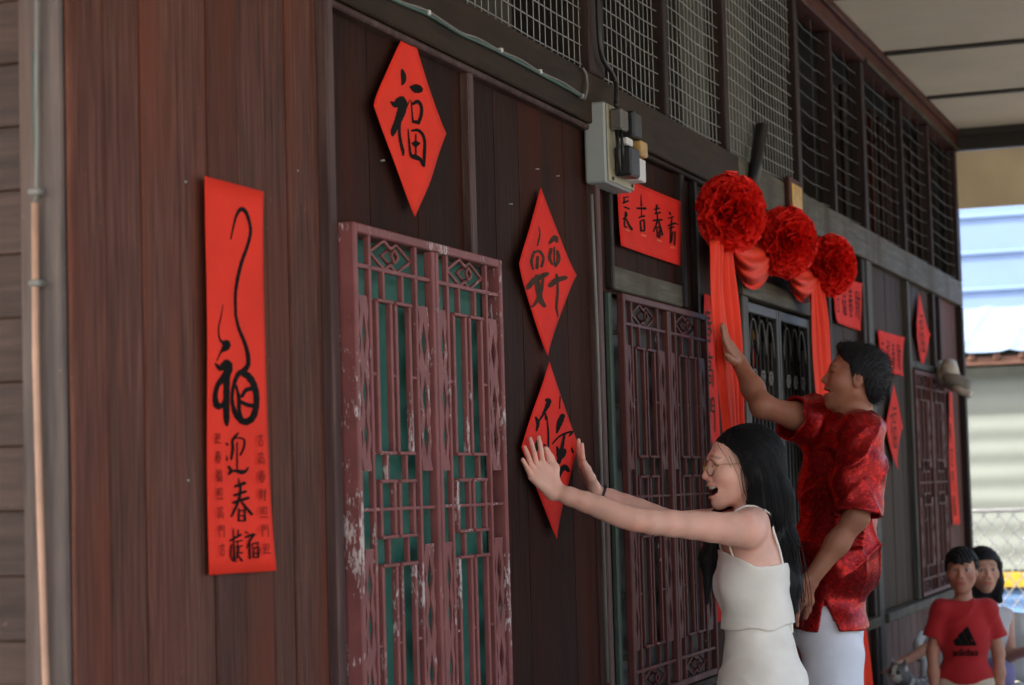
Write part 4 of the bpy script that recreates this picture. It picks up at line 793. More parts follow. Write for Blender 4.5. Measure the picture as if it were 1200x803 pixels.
def strands(o, parent, n, seed, H, S=None, short=False):
    """single hairs over the hair surface: short ones stand off it, long ones run down it"""
    rs = np.random.RandomState(seed); me = o.data; nv = len(me.vertices); co = np.zeros(nv*3, np.float32); no = np.zeros(nv*3, np.float32); me.vertices.foreach_get('co', co); me.vertices.foreach_get('normal', no)
    co = co.reshape(-1, 3)+np.array(WL[o]); no = no.reshape(-1, 3); F, R, U = H.loc(co); ok = np.nonzero((U > -.085) if short else (U > -.01))[0]; ids = rs.choice(ok, n); p = co[ids].astype(float); nn = no[ids].astype(float)
    if short:
        d = nn*.55-.45*H.fr[1]*(.4)+np.array([0, 0, -.35])*(U[ids] < .06)[:, None]+rs.normal(0, .25, (n, 3)); d /= np.linalg.norm(d, axis=1)[:, None]; ln = rs.uniform(.008, .017, n)[:, None]
        path = [p-nn*.003, p+d*ln*.55, p+d*ln+np.array([0, 0, -.002])]
    else:
        path = [p]; zmin = rs.uniform(-.05, .03, n)
        lift = rs.uniform(.0004, .0025, n)
        for k in range(20):
            g_ = np.zeros_like(p); d0 = S.ev(p[:, None])[:, 0]
            for a in range(3): q = p.copy(); q[:, a] += .002; g_[:, a] = (S.ev(q[:, None])[:, 0]-d0)/.002
            g_ /= np.linalg.norm(g_, axis=1)[:, None]+1e-9; p = p-g_*(d0-lift)[:, None]
            u_ = H.loc(p)[2]; d = np.array([0, 0, -1.0])-H.fr[1]*(.9*np.clip((u_+.02)/.08, 0, 1))[:, None]-H.fr[1]*.10; d = d-g_*np.sum(d*g_, 1)[:, None]; d /= np.linalg.norm(d, axis=1)[:, None]+1e-9
            p = p+d*.016; path.append(p)
    path = np.stack(path, 1)
    if not short:
        f_, r_, u_ = H.loc(path); bad = (rs.rand(len(path)) > .05) & ((f_ > seg_interp(u_, [-.20, -.13, -.09, -.045, 0, .03, .065, .085, .11], [.05, .02, .012, .010, .024, .032, .062, .092, .12])) & (u_ > -.13)).any(1); path = path[~bad]; n = len(path)
    m = path.shape[1]; r0 = .0005 if short else .0007; V, Fc = [], []
    T = np.gradient(path, axis=1); T /= np.linalg.norm(T, axis=2)[..., None]+1e-9; e1 = np.cross(T, np.array([.3, .5, .8])); e1 /= np.linalg.norm(e1, axis=2)[..., None]+1e-9; e2 = np.cross(T, e1)
    taper = np.linspace(1, .35, m)[None, :, None]*r0; ring = np.stack([path+taper*(cos(t)*e1+sin(t)*e2) for t in (0, 2.094, 4.189)], 2); V = ring.reshape(-1, 3)
    base = (np.arange(n)[:, None]*m+np.arange(m-1)[None])[..., None]*3; Q = np.concatenate([np.stack([base[..., 0]+a, base[..., 0]+b, base[..., 0]+b+3, base[..., 0]+a+3], -1).reshape(-1, 4) for a, b in ((0, 1), (1, 2), (2, 0))])
    c0 = np.array(WL[parent]); sm = bpy.data.meshes.new('hair_strands'); sm.vertices.add(len(V)); sm.vertices.foreach_set('co', (V-c0).astype(np.float32).ravel()); sm.loops.add(Q.size); sm.loops.foreach_set('vertex_index', Q.ravel().astype(np.int32)); sm.polygons.add(len(Q)); sm.polygons.foreach_set('loop_start', np.arange(0, Q.size, 4, dtype=np.int32)); sm.polygons.foreach_set('loop_total', np.full(len(Q), 4, np.int32)); sm.update(calc_edges=True)
    tag(link('hair_strands', sm, 'hair_black', parent, tuple(c0)), kind='stuff')

# ---------------------------------------------------------------- woman in white
wom = thing('person', (5.85, -.52, 0), 'woman in white sleeveless top and glasses, laughing, palms pressed on a red diamond', 'person')
TF = nrmv((-.36, .93, 0)); Tfr = frame(TF); D0 = 5.90
S = Sdf(); Hw = Head(Pd(866, 548, 5.90), (-.50, .866, -.02), (0.02, 0, 1), .915)
shL = Pd(876, 622, 5.75); shR = shL+Tfr[0]*.315+np.array([0, .02, .01]); neck = Pd(897, 612, 5.90); chest = Pd(884, 668, 5.90); waist = Pd(888, 735, 5.90); pel = Pd(894, 806, 5.90); elL = Pd(744, 609, 5.72); wrL = wall(651, 576, .072)
elR = Pd(788, 612, 6.17); wrR = wall(699, 577, .060)
S.ell(chest, (.128, .086, .15), Tfr, .03).ell(waist, (.112, .082, .12), Tfr, .05).ell(pel, (.155, .108, .12), Tfr, .05)
S.cone(shL+Tfr[0]*.02, shR-Tfr[0]*.02, .046, .046, .05); S.cone(neck+np.array([0, 0, .02]), shL+np.array([0, 0, .015]), .040, .034, .04).cone(neck+np.array([0, 0, .02]), shR+np.array([0, 0, .015]), .040, .034, .04)
for sd in (-1, 1): S.sph(chest+Tfr[1]*.050+Tfr[0]*.056*sd+np.array([0, 0, -.045]), .046, .03)
add_head(S, Hw, neck, .044, 1.0)
for sh_, el_, wr_ in ((shL, elL, wrL), (shR, elR, wrR)):
    md_ = el_*.55+wr_*.45; cp5 = catmull([sh_, sh_*.5+el_*.5, el_, md_, wr_], 3); S.chain(cp5, np.interp(np.linspace(0, 4, len(cp5)), range(5), [.043, .0345, .0285, .0262, .0200]), .02)
add_hand(S, wrL, wall(627, 549, .024)-wrL, (-.34, .12, .93), (.70, -.60, .30), .97, (.0, .06, .06), .13, (.0, .35)); add_hand(S, wrR, wall(682, 548, .024)-wrR, (-.05, .16, .98), (-.90, -.35, .25), .97, (.0, .06, .06), .20, (.1, .5))
hz = pel[2]-.04; hips = [pel+Tfr[0]*.082*sd+np.array([0, 0, -.05]) for sd in (-1, 1)]; kn = [np.array([h_[0], h_[1], .48])+TF*.03 for h_ in hips]; an = [np.array([h_[0], h_[1], .075])-TF*.01 for h_ in hips]
legs(S, hips, 0, kn, an, TF, (.088, .055, .040), .95)
SW = S
surf(S, .0032, 'body', 'skin', wom, color=skin_color(L(232, 186, 170), Hw, 1.0, blush=.4, spots=((elL-np.array([0, 0, .03]), .04, .5), (shL, .05, .25), (wall(618, 530, .01), .035, .4), (wall(626, 548, .03), .03, .25), (wall(678, 535, .01), .035, .4), (wrL, .03, .2))))
# crop top
ST = Sdf(); ST.ell(chest, (.130, .088, .15), Tfr, .03)  .ell(waist, (.121, .091, .13), Tfr, .05).cone(shL+Tfr[0]*.02, shR-Tfr[0]*.02, .046, .046, .05)
for sd in (-1, 1): ST.sph(chest+Tfr[1]*.050+Tfr[0]*.056*sd+np.array([0, 0, -.045]), .046, .04)
zh = Pd(885, 735, 5.9)[2]; zn = Pd(873, 664, 5.78)[2]
def top_fn(P, D):
    r, f, u = local(P, chest, Tfr); D = D+wavefold(P, .0026, ((30, 10, 60), (55, 20, 8), (8, 50, 25)), 3)+ridge(P, .005, ((22, 6, 46), (-10, 14, 60)), 4)
    up = P[..., 2]-(zn+.55*np.clip(f-.015, 0, 1)+.10*np.clip(-f-.03, 0, 1)); dn = (zh+.004*np.sin(f*60)+.12*np.clip(-f-.02, 0, 1))-P[..., 2]
    inner = -(D+.016); D = np.maximum(D, np.maximum(up, dn)); return np.maximum(D, np.where(P[..., 2] < zh+.02, inner, -1))
surf(ST, .0035, 'top', 'linen_white', wom, off=.009, fn=top_fn)
def onbody(S_, p, off):
    p = np.array(p, float)
    for _ in range(6):
        h = .002; d = S_.ev(p[None, None])[0, 0]; g_ = np.array([S_.ev((p+h*e)[None, None])[0, 0]-d for e in np.eye(3)])/h; p = p-g_/(np.linalg.norm(g_)+1e-9)*(d-off)
    return p
for sd in (-1, 1):
    pts = [chest+Tfr[0]*.095*sd+Tfr[1]*f_+np.array([0, 0, z_]) for f_, z_ in ((.085, .03), (.075, .085), (.05, .125), (.015, .15), (-.02, .15), (-.055, .11), (-.075, .06), (-.085, .01))]
    P_ = np.array([onbody(SW, p, .003) for p in pts]); gs = [tube_geo(catmull(P_+Tfr[0]*o, 4), .0032, 6) for o in (-.004, .004)]
    V, Fc = joinge(gs); pymesh('strap', V, Fc, 'linen_white', wom, True)
# high-waisted trousers
SP = Sdf(); SP.ell(waist+np.array([0, 0, -.03]), (.112, .084, .10), Tfr, .05).ell(pel, (.160, .116, .125), Tfr, .05)
for h_, k_, a_ in zip(hips, kn, an): SP.chain([h_, k_, a_+np.array([0, 0, .02])], [.098, .085, .085], .03)
zw = zh+.020
def pant_fn(P, D):
    r, f, u = local(P, pel, Tfr); D = D+wavefold(P, .003, ((20, 12, 70), (60, 30, 6), (30, -40, 20)), 8)+ridge(P, .006, ((12, 16, 50), (26, -20, 30)), 9); inner = -(D+.014)
    D = np.maximum(D, P[..., 2]-(zw-.012+.06*np.clip(-f, 0, 1))); D = np.maximum(D, .06-P[..., 2]); return np.maximum(D, np.where(P[..., 2] > zw-.03, inner, -1))
tr_ = surf(SP, .004, 'trousers', 'linen_white', wom, off=.008, fn=pant_fn)
box('waist_loop', *(lambda q: (q[0]-.004, q[0]+.004, q[1]-.006, q[1]+.006, q[2]-.02, q[2]+.03))(onbody(SP, Pd(927, 733, 5.86), .012)), 'linen_white', wom, .001)
# hair
SH = Sdf(); W_ = Hw.w; h_ = Hw.h
SH.ell(W_(-.022, 0, .030), (.086*h_, .109*h_, .092*h_), Hw.fr, .02)
SH.chain([W_(-.045, 0, .03), Pd(898, 585, 5.90), Pd(912, 635, 5.885), Pd(925, 685, 5.88), Pd(931, 715, 5.88)], [.084, .068, .048, .034, .012], .03)
SH.chain([W_(-.02, -.05, .02), W_(-.03, -.062, -.05), W_(-.045, -.055, -.10), Pd(900, 605, 5.84)], [.045, .034, .034, .034], .03); SH.chain([W_(-.02, .05, .02), W_(-.02, .066, -.06), Pd(845, 612, 6.05), Pd(831, 655, 6.03), Pd(829, 706, 6.02)], [.045, .034, .034, .024, .006], .03)
def hair_fn(P, D):
    F, R, U = Hw.loc(P); ang = np.arctan2(R, -(F-.02)); D = D+.0012*np.sin(ang*17+3*np.sin(U*20))+.0006*np.sin(ang*90+U*15)
    cut = (F-seg_interp(U, [-.20, -.13, -.09, -.045, 0, .03, .065, .085, .11], [.03, .0, -.004, -.004, .014, .022, .050, .078, .09]))*h_
    return np.where((U > -.14) & (np.abs(R) < .25), np.maximum(D, np.where(R > .06, cut-.05*h_, cut)), D)
wh_o = surf(SH, .004, 'hair', 'hair_black', wom, fn=hair_fn)
strands(wh_o, wom, 1500, 5, Hw, SH)
rs = np.random.RandomState(4); gs = []
for i in range(46):
    o = rs.normal(0, 1, 3)*np.array([.012, .012, .006]); e = rs.normal(0, .016, 3); s_ = rs.uniform(-1, 1)
    pts = [W_(-.10+.01*s_, .05*s_, .05), W_(-.118, .06*s_, -.01), Pd(920-6*s_*s_, 600, 5.9+.06*s_)+o*.6, Pd(930, 650, 5.885+.04*s_)+o, Pd(936, 690, 5.88+.02*s_)+o+e*.6, Pd(936, 722+rs.uniform(-14, 14), 5.88)+o+e]
    gs.append(tube_geo(catmull(pts, 5), np.interp(np.linspace(0, 1, 26), [0, .8, 1], [.0012, .001, .0004]), 4))
V, Fc = joinge(gs); tag(pymesh('hair_strands', V, Fc, 'hair_black', wom, True), kind='stuff')
# glasses
plain('tooth', L(232, 226, 214), .3, .04); plain('gold_wire', L(190, 150, 110), .3, .1, metal=.8)
def glass_mat():
    m, n, b = newmat('lens'); b.inputs['Transmission Weight'].default_value = 1; b.inputs['Roughness'].default_value = .02; b.inputs['IOR'].default_value = 1.1; b.inputs['Base Color'].default_value = (.96, .96, .96, 1)
    v = coords(n); n.links.new(ramp(n, noise(n, v, 3), [(0, (.94, .95, .95, 1)), (1, (.98, .98, .98, 1))]), b.inputs['Base Color'])
glass_mat()
gl = part_empty('glasses', tuple(W_(.1, 0, .005)), wom)
for sd in (-1, 1):
    cpt = lambda a, rr=.0255: W_(.104-.010*abs(cos(a)*.5+.5 if sd > 0 else cos(a)*.5-.5), sd*.0335+rr*cos(a), .003+rr*.95*sin(a))
    tube('rim', [cpt(a) for a in np.linspace(0, 2*pi, 29)[:-1]], .0016, 'gold_wire', gl, 6, True)
    ring = [cpt(a, .0252) for a in np.linspace(0, 2*pi, 25)[:-1]]; n_ = len(ring); back = [q-Hw.fr[1]*.0009 for q in ring]
    pymesh('lens', ring+back, [tuple(range(n_)), tuple(range(n_, 2*n_))[::-1]]+[(i, n_+i, n_+(i+1) % n_, (i+1) % n_) for i in range(n_)], 'lens', gl)
    tube('temple', catmull([W_(.094, sd*.060, .010), W_(.07, sd*.072, .011), W_(.03, sd*.079, .010), W_(-.01, sd*.082, .012)], 4), .0011, 'gold_wire', gl, 6)
for a_, b_, u_, fw in ((-.052, -.016, -.0535, .0), ):
    pts = [W_(.0885-8*r_*r_, r_, -.0548+.008*(r_/.03)**2) for r_ in np.linspace(-.031, .031, 13)]; tube('teeth', pts, np.interp(np.linspace(-1, 1, 13), [-1, -.6, .6, 1], [.0045, .0074, .0074, .0045]), 'tooth', wom, 8)
tube('bridge', [W_(.104, -.009, .008), W_(.107, 0, .011), W_(.104, .009, .008)], .0011, 'gold_wire', gl, 6)
dW = nrmv(wrR-elR); e1 = nrmv(np.cross(dW, (0, 0, 1))); e2 = np.cross(dW, e1)
tube('hair_tie', [wrR-dW*.018+.0262*(cos(a)*e1+sin(a)*e2) for a in np.linspace(0, 2*pi, 21)[:-1]], .0042, 'black_plastic', wom, 8, True)

# ---------------------------------------------------------------- man in the red patterned shirt
man = thing('person', (7.1, -.6, .17), 'man in shiny red patterned shirt reaching up to the cloth tail', 'person')
MF = nrmv((-.50, .866, 0)); Mfr = frame(MF); S = Sdf()
Hm = Head(Pd(1001, 444, 7.20), (-.22, .95, .17), (.06, -.16, 1), .93)
mL = Pd(1009, 513, 7.06); mR = Pd(972, 500, 7.36); mn = Pd(998, 492, 7.22); mc = Pd(984, 575, 7.22); mw = Pd(978, 655, 7.2); mp_ = Pd(966, 748, 7.2)
eL = Pd(1004, 606, 6.98); wL = Pd(948, 682, 6.98); eR = Pd(893, 476, 7.24); wR = Pd(866, 424, 7.38)
S.ell(mc, (.148, .094, .17), Mfr, .04).ell(mw, (.138, .100, .14), Mfr, .05).ell(mp_, (.165, .12, .13), Mfr, .05).cone(mL, mR, .055, .055, .05)
for sh_ in (mL, mR): S.cone(mn+np.array([0, 0, .02]), sh_+np.array([0, 0, .02]), .045, .036, .04)
add_head(S, Hm, mn, .056, 0.35)
for sh_, el_, wr_ in ((mL, eL, wL), (mR, eR, wR)): md_ = el_*.6+wr_*.4; S.chain([sh_, sh_*.5+el_*.5, el_, md_, wr_], [.053, .044, .037, .036, .026], .03)
tipR = wall(841, 376, .135); add_hand(S, wR, wall(852, 402, .15)-wR, tipR-wall(852, 402, .15), (-.8, -.1, -.45), 1.03, (.0, .12, .12), .08, (.1, .6), .026)
add_hand(S, wL, wL-eL, nrmv(wL-eL)+np.array([0, 0, -.2]), (0, .3, -.6), 1.0, (.3, .4, .3), .02, (.3, .3), .026)
hips = [mp_+Mfr[0]*.09*sd+np.array([0, 0, -.05]) for sd in (-1, 1)]; kn = [np.array([q[0], q[1], .63])+MF*.02 for q in hips]; an = [np.array([q[0], q[1], .25]) for q in hips]; legs(S, hips, 0, kn, an, MF, (.095, .062, .046), 1.05)
surf(S, .0038, 'body', 'skin', man, color=skin_color(L(166, 114, 92), Hm, .35))
SM = Sdf(); SM.ell(mc, (.176, .122, .19), Mfr, .04).ell(mw, (.170, .134, .16), Mfr, .06).ell(mp_+np.array([0, 0, .03]), (.178, .136, .13), Mfr, .06).cone(mL, mR, .062, .062, .05)
for sh_ in (mL, mR): SM.cone(mn+np.array([0, 0, .0]), sh_+np.array([0, 0, .016]), .055, .045, .04)
slL = eL*.97+mL*.03; slR = Pd(926, 489, 7.27); SM.chain([mL, mL*.5+slL*.5, slL], [.064, .068, .072], .035).chain([mR, mR*.5+slR*.5, slR], [.066, .070, .066], .035)
SM.cone(mn+np.array([0, 0, -.01]), Hm.w(-.03, 0, -.115), .068, .062, .01)
mh = Pd(965, 738, 7.1)[2]; nkd = nrmv(Hm.w(-.022, 0, -.055)-mn); slit = Pd(976, 704, 6.98)
def shirt_fn(P, D):
    D = D+wavefold(P, .0075, ((14, 22, 26), (-20, 10, 34), (28, -18, 8), (6, 30, -40)), 11)+wavefold(P, .002, ((60, 30, 50), (-50, 60, 20)), 5)+ridge(P, .011, ((26, 34, 30), (-30, 20, 44), (44, -30, 16)), 14)
    inner = -(D+.010); D = np.maximum(D, mh+.006*np.sin(P[..., 0]*30+P[..., 1]*22)-P[..., 2]); D = np.where(np.linalg.norm(P-mn, axis=-1) < .13, np.maximum(D, (P-(mn+nkd*.034))@nkd), D)
    for a_, s_ in ((slL, mL), (slR, mR)):
        d_ = nrmv(a_-s_); t_ = (P-a_)@d_; ax_ = np.linalg.norm((P-a_)-t_[..., None]*d_, axis=-1); near = (np.linalg.norm(P-a_, axis=-1) < .13) & (ax_ < .098); D = np.where(near, np.maximum(D, t_+.006*np.sin(P[..., 2]*90)), D); D = np.where(near & (t_ > -.05), np.maximum(D, inner), D)
    r, f, u = local(P, slit, Mfr); wdt = .30*np.clip(slit[2]-P[..., 2], 0, 1); wedge = np.where(r < .1, np.maximum(np.abs(f)-wdt, P[..., 2]-slit[2]), 1.0); D = np.where(P[..., 2] < slit[2]+.02, np.maximum(D, -wedge), D)
    return np.where(P[..., 2] < mh+.03, np.maximum(D, inner), D)
surf(SM, .004, 'shirt', 'brocade_red', man, off=.010, fn=shirt_fn, bounds=(lambda b: (np.array([b[0][0], b[0][1], mh-.05]), b[1]))(SM.bounds(.04)))
SS = Sdf(); SS.ell(mp_+np.array([0, 0, .03]), (.160, .120, .14), Mfr, .05)
for h1, k1_ in zip(hips, kn): SS.chain([h1, k1_+np.array([0, 0, .03])], [.098, .095], .03)
def short_fn(P, D): D = D+wavefold(P, .003, ((30, 20, 40), (60, 10, 5)), 9); D = np.maximum(D, P[..., 2]-(mp_[2]+.14)); return np.maximum(D, .62-P[..., 2])
surf(SS, .0045, 'shorts', 'shorts_white', man, off=.006, fn=short_fn)
SHm = Sdf(); W_ = Hm.w; h_ = Hm.h
SHm.ell(W_(-.020, 0, .040), (.087*h_, .108*h_, .092*h_), Hm.fr, .02).ell(W_(-.055, 0, -.01), (.075*h_, .065*h_, .08*h_), Hm.fr, .03).cone(W_(.035, -.01, .102), W_(.062, -.012, .110), .026*h_, .016*h_, .03)
def mhair_fn(P, D):
    F, R, U = Hm.loc(P); D = D+.0012*np.sin(F*420+R*390+U*190)+.0012*np.sin(F*270-R*550+U*460)+.001*np.sin(F*700+U*620-R*300)
    cut = F-seg_interp(U, [-.12, -.075, -.03, -.012, .0, .045, .06, .085, .14], [-.07, -.055, -.040, -.036, .014, .026, .050, .072, .10]); return np.maximum(np.maximum(D, cut*h_), (-.088-U)*h_)
mh_o = surf(SHm, .0035, 'hair', 'hair_black', man, fn=mhair_fn)
strands(mh_o, man, 2600, 7, Hm, short=True)

# ---------------------------------------------------------------- boy in the red T-shirt
boy = thing('person', (10.05, -.5, 0), 'boy in red T-shirt with black three-bar logo standing by the wall', 'person')
BF = nrmv(-CF*np.array([1, 1, 0])+np.array([-.05, .28, 0])); Bfr = frame(BF); S = Sdf(); DB = 9.9
Hb = Head(Pd(1127, 669, DB), BF+np.array([0, 0, -.03]), (0, 0, 1), .86)
bL = Pd(1158, 714, DB); bR = Pd(1102, 714, DB); bn = Pd(1129, 701, DB+.01); bc = Pd(1130, 745, DB); bp_ = Pd(1131, 802, DB)
eLb, wLb = Pd(1170, 765, DB), Pd(1172, 812, DB-.05); eRb, wRb = Pd(1093, 765, DB), Pd(1095, 812, DB-.05)
S.ell(bc, (.108, .075, .14), Bfr, .03).ell(bp_, (.108, .078, .09), Bfr, .04).cone(bL-(bL-bR)*.06, bR+(bL-bR)*.06, .036, .036, .04); add_head(S, Hb, bn, .036, 0.0, True)
for sh_, el_, wr_ in ((bL, eLb, wLb), (bR, eRb, wRb)): S.chain([sh_, el_, el_*.5+wr_*.5, wr_], [.036, .028, .027, .020], .02)
for sd, wr_ in ((1, wLb), (-1, wRb)): add_hand(S, wr_, (0, 0, -1), (0, 0, -1), BF, .74, (.2, .25, .2), .02, (.4, .3), .019)
hips = [bp_+Bfr[0]*.055*sd for sd in (-1, 1)]; kn = [np.array([q[0], q[1], .30]) for q in hips]; an = [np.array([q[0], q[1], .06]) for q in hips]; legs(S, hips, 0, kn, an, BF, (.06, .042, .032), .72)
surf(S, .0045, 'body', 'skin', boy, color=skin_color(L(184, 134, 112), Hb, 0, True))
SB = Sdf(); SB.ell(bc, (.114, .086, .15), Bfr, .03).ell(bp_+np.array([0, 0, .03]), (.126, .096, .10), Bfr, .05).cone(bL-(bL-bR)*.06, bR+(bL-bR)*.06, .042, .042, .04); zb2 = Pd(1131, 800, DB)[2]
for sh_, el_ in ((bL, eLb), (bR, eRb)): q = sh_*.35+el_*.65+np.sign((sh_-bc)@Bfr[0])*Bfr[0]*.008; SB.chain([sh_, q], [.033, .043], .03)
def tee_fn(P, D):
    D = D+wavefold(P, .004, ((20, 20, 30), (-25, 10, 25), (40, 40, 6)), 21)+ridge(P, .006, ((30, 30, 50), (-40, 20, 40)), 22); D = np.maximum(D, zb2-P[..., 2])
    for sh_, el_ in ((bL, eLb), (bR, eRb)):
        q = sh_*.35+el_*.65; d_ = nrmv(el_-sh_); near = (np.linalg.norm(P-q, axis=-1) < .085) & (np.abs((P-bc)@Bfr[0]) > .118); D = np.where(near, np.maximum(D, (P-q)@d_), D)
    return np.maximum(D, .040-np.linalg.norm((P-bn)*np.array([1, 1, 1.15]), axis=-1))
tee = surf(SB, .0045, 't_shirt', 'tshirt_red', boy, off=.006, fn=tee_fn)
SBs = Sdf(); SBs.ell(bp_, (.125, .095, .10), Bfr, .04)
for a_, b_ in zip(hips, kn): SBs.cone(a_, b_, .075, .07, .03)
surf(SBs, .006, 'shorts', 'shorts_beige', boy, off=.004, fn=lambda P, D: np.maximum(np.maximum(D, .30-P[..., 2]), P[..., 2]-zb2-.03))
SHb = Sdf(); h_ = Hb.h; SHb.ell(Hb.w(-.012, 0, .045), (.087*h_, .108*h_, .086*h_), Hb.fr, .02).ell(Hb.w(-.05, 0, .0), (.082*h_, .07*h_, .08*h_), Hb.fr, .03)
def bhair_fn(P, D):
    F, R, U = Hb.loc(P); D = D+.003*np.sin(F*260+R*170+U*60)+.002*np.sin(R*320-U*200); fr = .036+.007*np.sin(R*160)+.012*np.abs(R)/.05
    cut = np.minimum(F-seg_interp(U, [-.12, -.05, -.015, .0, .05], [-.06, -.05, -.035, .012, .03]), fr-U); return np.maximum(np.maximum(D, cut*h_), (-.07-U)*h_)
surf(SHb, .0045, 'hair', 'hair_black', boy, fn=bhair_fn)
# printed logo on the chest: three slanted bars and the word below, laid onto the cloth
from mathutils.bvhtree import BVHTree
bpy.context.view_layer.update(); bvh = BVHTree.FromObject(tee, bpy.context.evaluated_depsgraph_get()); tw = Vector(WL[tee])
def onto(u, v):
    p = bc+Bfr[0]*(-u)*-1+np.array([0, 0, v])+BF*.4; hit = bvh.ray_cast(Vector(p)-tw, Vector(-BF)); return (np.array(hit[0]+tw)+BF*.0035) if hit[0] else bc+Bfr[0]*u+np.array([0, 0, v])+BF*.1
def decal(name, polys):
    bm = bmesh.new()
    for pl in polys: bm.faces.new([bm.verts.new((x, y, 0)) for x, y in pl])
    bmesh.ops.triangulate(bm, faces=bm.faces[:])
    for _ in range(2): bmesh.ops.subdivide_edges(bm, edges=[e for e in bm.edges if e.calc_length() > .012], cuts=1)
    V = [onto(v.co.x, v.co.y) for v in bm.verts]; bm.verts.index_update(); Fc = [tuple(v.index for v in f.verts) for f in bm.faces]; bm.free(); return pymesh(name, V, Fc, 'ink', boy)
cu = bpy.data.curves.new('t', 'FONT'); cu.body = 'adidas'; cu.size = .047; cu.align_x = 'CENTER'; cu.resolution_u = 3; cu.offset = .0012
to = bpy.data.objects.new('t', cu); COL.objects.link(to); bpy.context.view_layer.update(); tm = bpy.data.meshes.new_from_object(to.evaluated_get(bpy.context.evaluated_depsgraph_get()))
lx, lz = -.008, -.040         # picture-left of the chest centre; camera sees +u on the picture's left
LV = [onto(-(v.co.x)+lx, v.co.y+lz-.046) for v in tm.vertices]; LF = [tuple(p.vertices) for p in tm.polygons]; bpy.data.objects.remove(to); bpy.data.curves.remove(cu)
pymesh('logo_word', LV, LF, 'ink', boy)
sl = .55; base = lz
for x0, hgt in ((-.055, .030), (-.022, .055), (.011, .078)):
    q = [(x0, 0), (x0+.028, 0), (x0+.028-hgt*sl*.0-.0, 0), ]
    tl = (x0-.0+hgt*-.42, hgt); pl = [(x0+.012, 0), (x0+.044, 0), (x0+.044-(hgt+.012)*.42, hgt+.012-.0), (x0+.012-hgt*.42+.004, hgt-.006)]
    decal('logo_bar', [[(-(x)+lx, y+base) for x, y in pl]])
# ---------------------------------------------------------------- girl on a white chair with a cat beside her
cloth_mat('plastic_white', L(214, 214, 212), .4, 60, .03); plain('stool_wood', L(96, 66, 50), .6)
DG = 10.62; GF = nrmv(-CF*np.array([1, 1, 0])+np.array([-.02, .18, 0])); Gfr = frame(GF); gp = Pd(1150, 812, DG); gp[2] = .50
chair = thing('plastic_chair', (gp[0], gp[1], 0), 'white plastic armchair behind the boy in red', 'chair')
def gl_(r, f, z): return np.array([gp[0], gp[1], 0])+Gfr[0]*r+Gfr[1]*f+np.array([0, 0, z])
def slab(name, pts, th, m, parent, n):
    """curved panel from rows of points, thickened along the chair's forward axis"""
    R_, C_ = len(pts), len(pts[0]); V = [p for row in pts for p in row]+[p-n*th for row in pts for p in row]; o = R_*C_; Fc = []
    for j in range(R_-1):
        for i in range(C_-1): a = j*C_+i; Fc += [(a, a+1, a+C_+1, a+C_), (o+a, o+a+C_, o+a+C_+1, o+a+1)]
    for i in range(C_-1): Fc += [(i, o+i, o+i+1, i+1), ((R_-1)*C_+i, (R_-1)*C_+i+1, o+(R_-1)*C_+i+1, o+(R_-1)*C_+i)]
    for j in range(R_-1): a = j*C_; b = j*C_+C_-1; Fc += [(a, a+C_, o+a+C_, o+a), (b, o+b, o+b+C_, b+C_)]
    return pymesh(name, V, Fc, m, parent, True)
slab('seat', [[gl_(r, f, .43+.02*(r/.24)**2) for r in np.linspace(-.24, .24, 9)] for f in np.linspace(-.22, .22, 6)], .03, 'plastic_white', chair, np.array([0, 0, 1.0]))
slab('backrest', [[gl_(r, -.22-.10*(z-.46)/.4+.05*(r/.26)**2, z-.02*(r/.26)**2) for r in np.linspace(-.26, .26, 11)] for z in np.linspace(.46, .80, 6)], .02, 'plastic_white', chair, Gfr[1])
for sd in (-1, 1):
    tube('armrest', catmull([gl_(.28*sd, -.25, .68), gl_(.30*sd, -.05, .66), gl_(.30*sd, .16, .655), gl_(.29*sd, .22, .60)], 5), .026, 'plastic_white', chair, 8)
    tube('leg', [gl_(.27*sd, .20, .62), gl_(.29*sd, .24, 0)], .022, 'plastic_white', chair, 8); tube('leg', [gl_(.25*sd, -.23, .5), gl_(.28*sd, -.28, 0)], .022, 'plastic_white', chair, 8)
girl = thing('person', (gp[0], gp[1], 0), 'girl with long black hair seated behind the boy and petting a cat', 'person')
S = Sdf(); Hg = Head(Pd(1152, 668, 10.5), GF+.25*Gfr[0]*-1+np.array([0, 0, -.08]), (0, 0, 1), .90); gn = Pd(1152, 706, 10.55); gc = Pd(1153, 748, 10.58); gR = Pd(1128, 722, 10.5); gL = Pd(1179, 722, 10.6)
S.ell(gc, (.115, .08, .15), Gfr, .03).ell(gp, (.125, .10, .10), Gfr, .05).cone(gR, gL, .036, .036, .04); add_head(S, Hg, gn, .037, 0, True)
gh = Pd(1058, 776, 10.22); ge = Pd(1100, 752, 10.3); S.chain([gR, ge, gh], [.036, .030, .022], .02); add_hand(S, gh, gh-ge, nrmv(gh-ge)+np.array([0, 0, -.35]), GF+np.array([0, 0, .3]), .78, (.2, .25, .2), .05, (.3, .4), .02)
ge2 = Pd(1184, 768, 10.5); gw2 = Pd(1208, 762, 10.32); S.chain([gL, ge2, gw2], [.036, .030, .022], .02); add_hand(S, gw2, gw2-ge2, gw2-ge2, (0, 0, 1), .78, (.2, .25, .2), .05, (.3, .4), .02)
hips = [gp+Gfr[0]*.07*sd for sd in (-1, 1)]; kn = [q+Gfr[1]*.34+np.array([0, 0, .02]) for q in hips]; an = [np.array([q[0], q[1], .07]) for q in kn]; legs(S, hips, 0, kn, an, GF, (.075, .05, .035), .75)
surf(S, .0055, 'body', 'skin', girl, color=skin_color(L(200, 152, 130), Hg, 0, True))
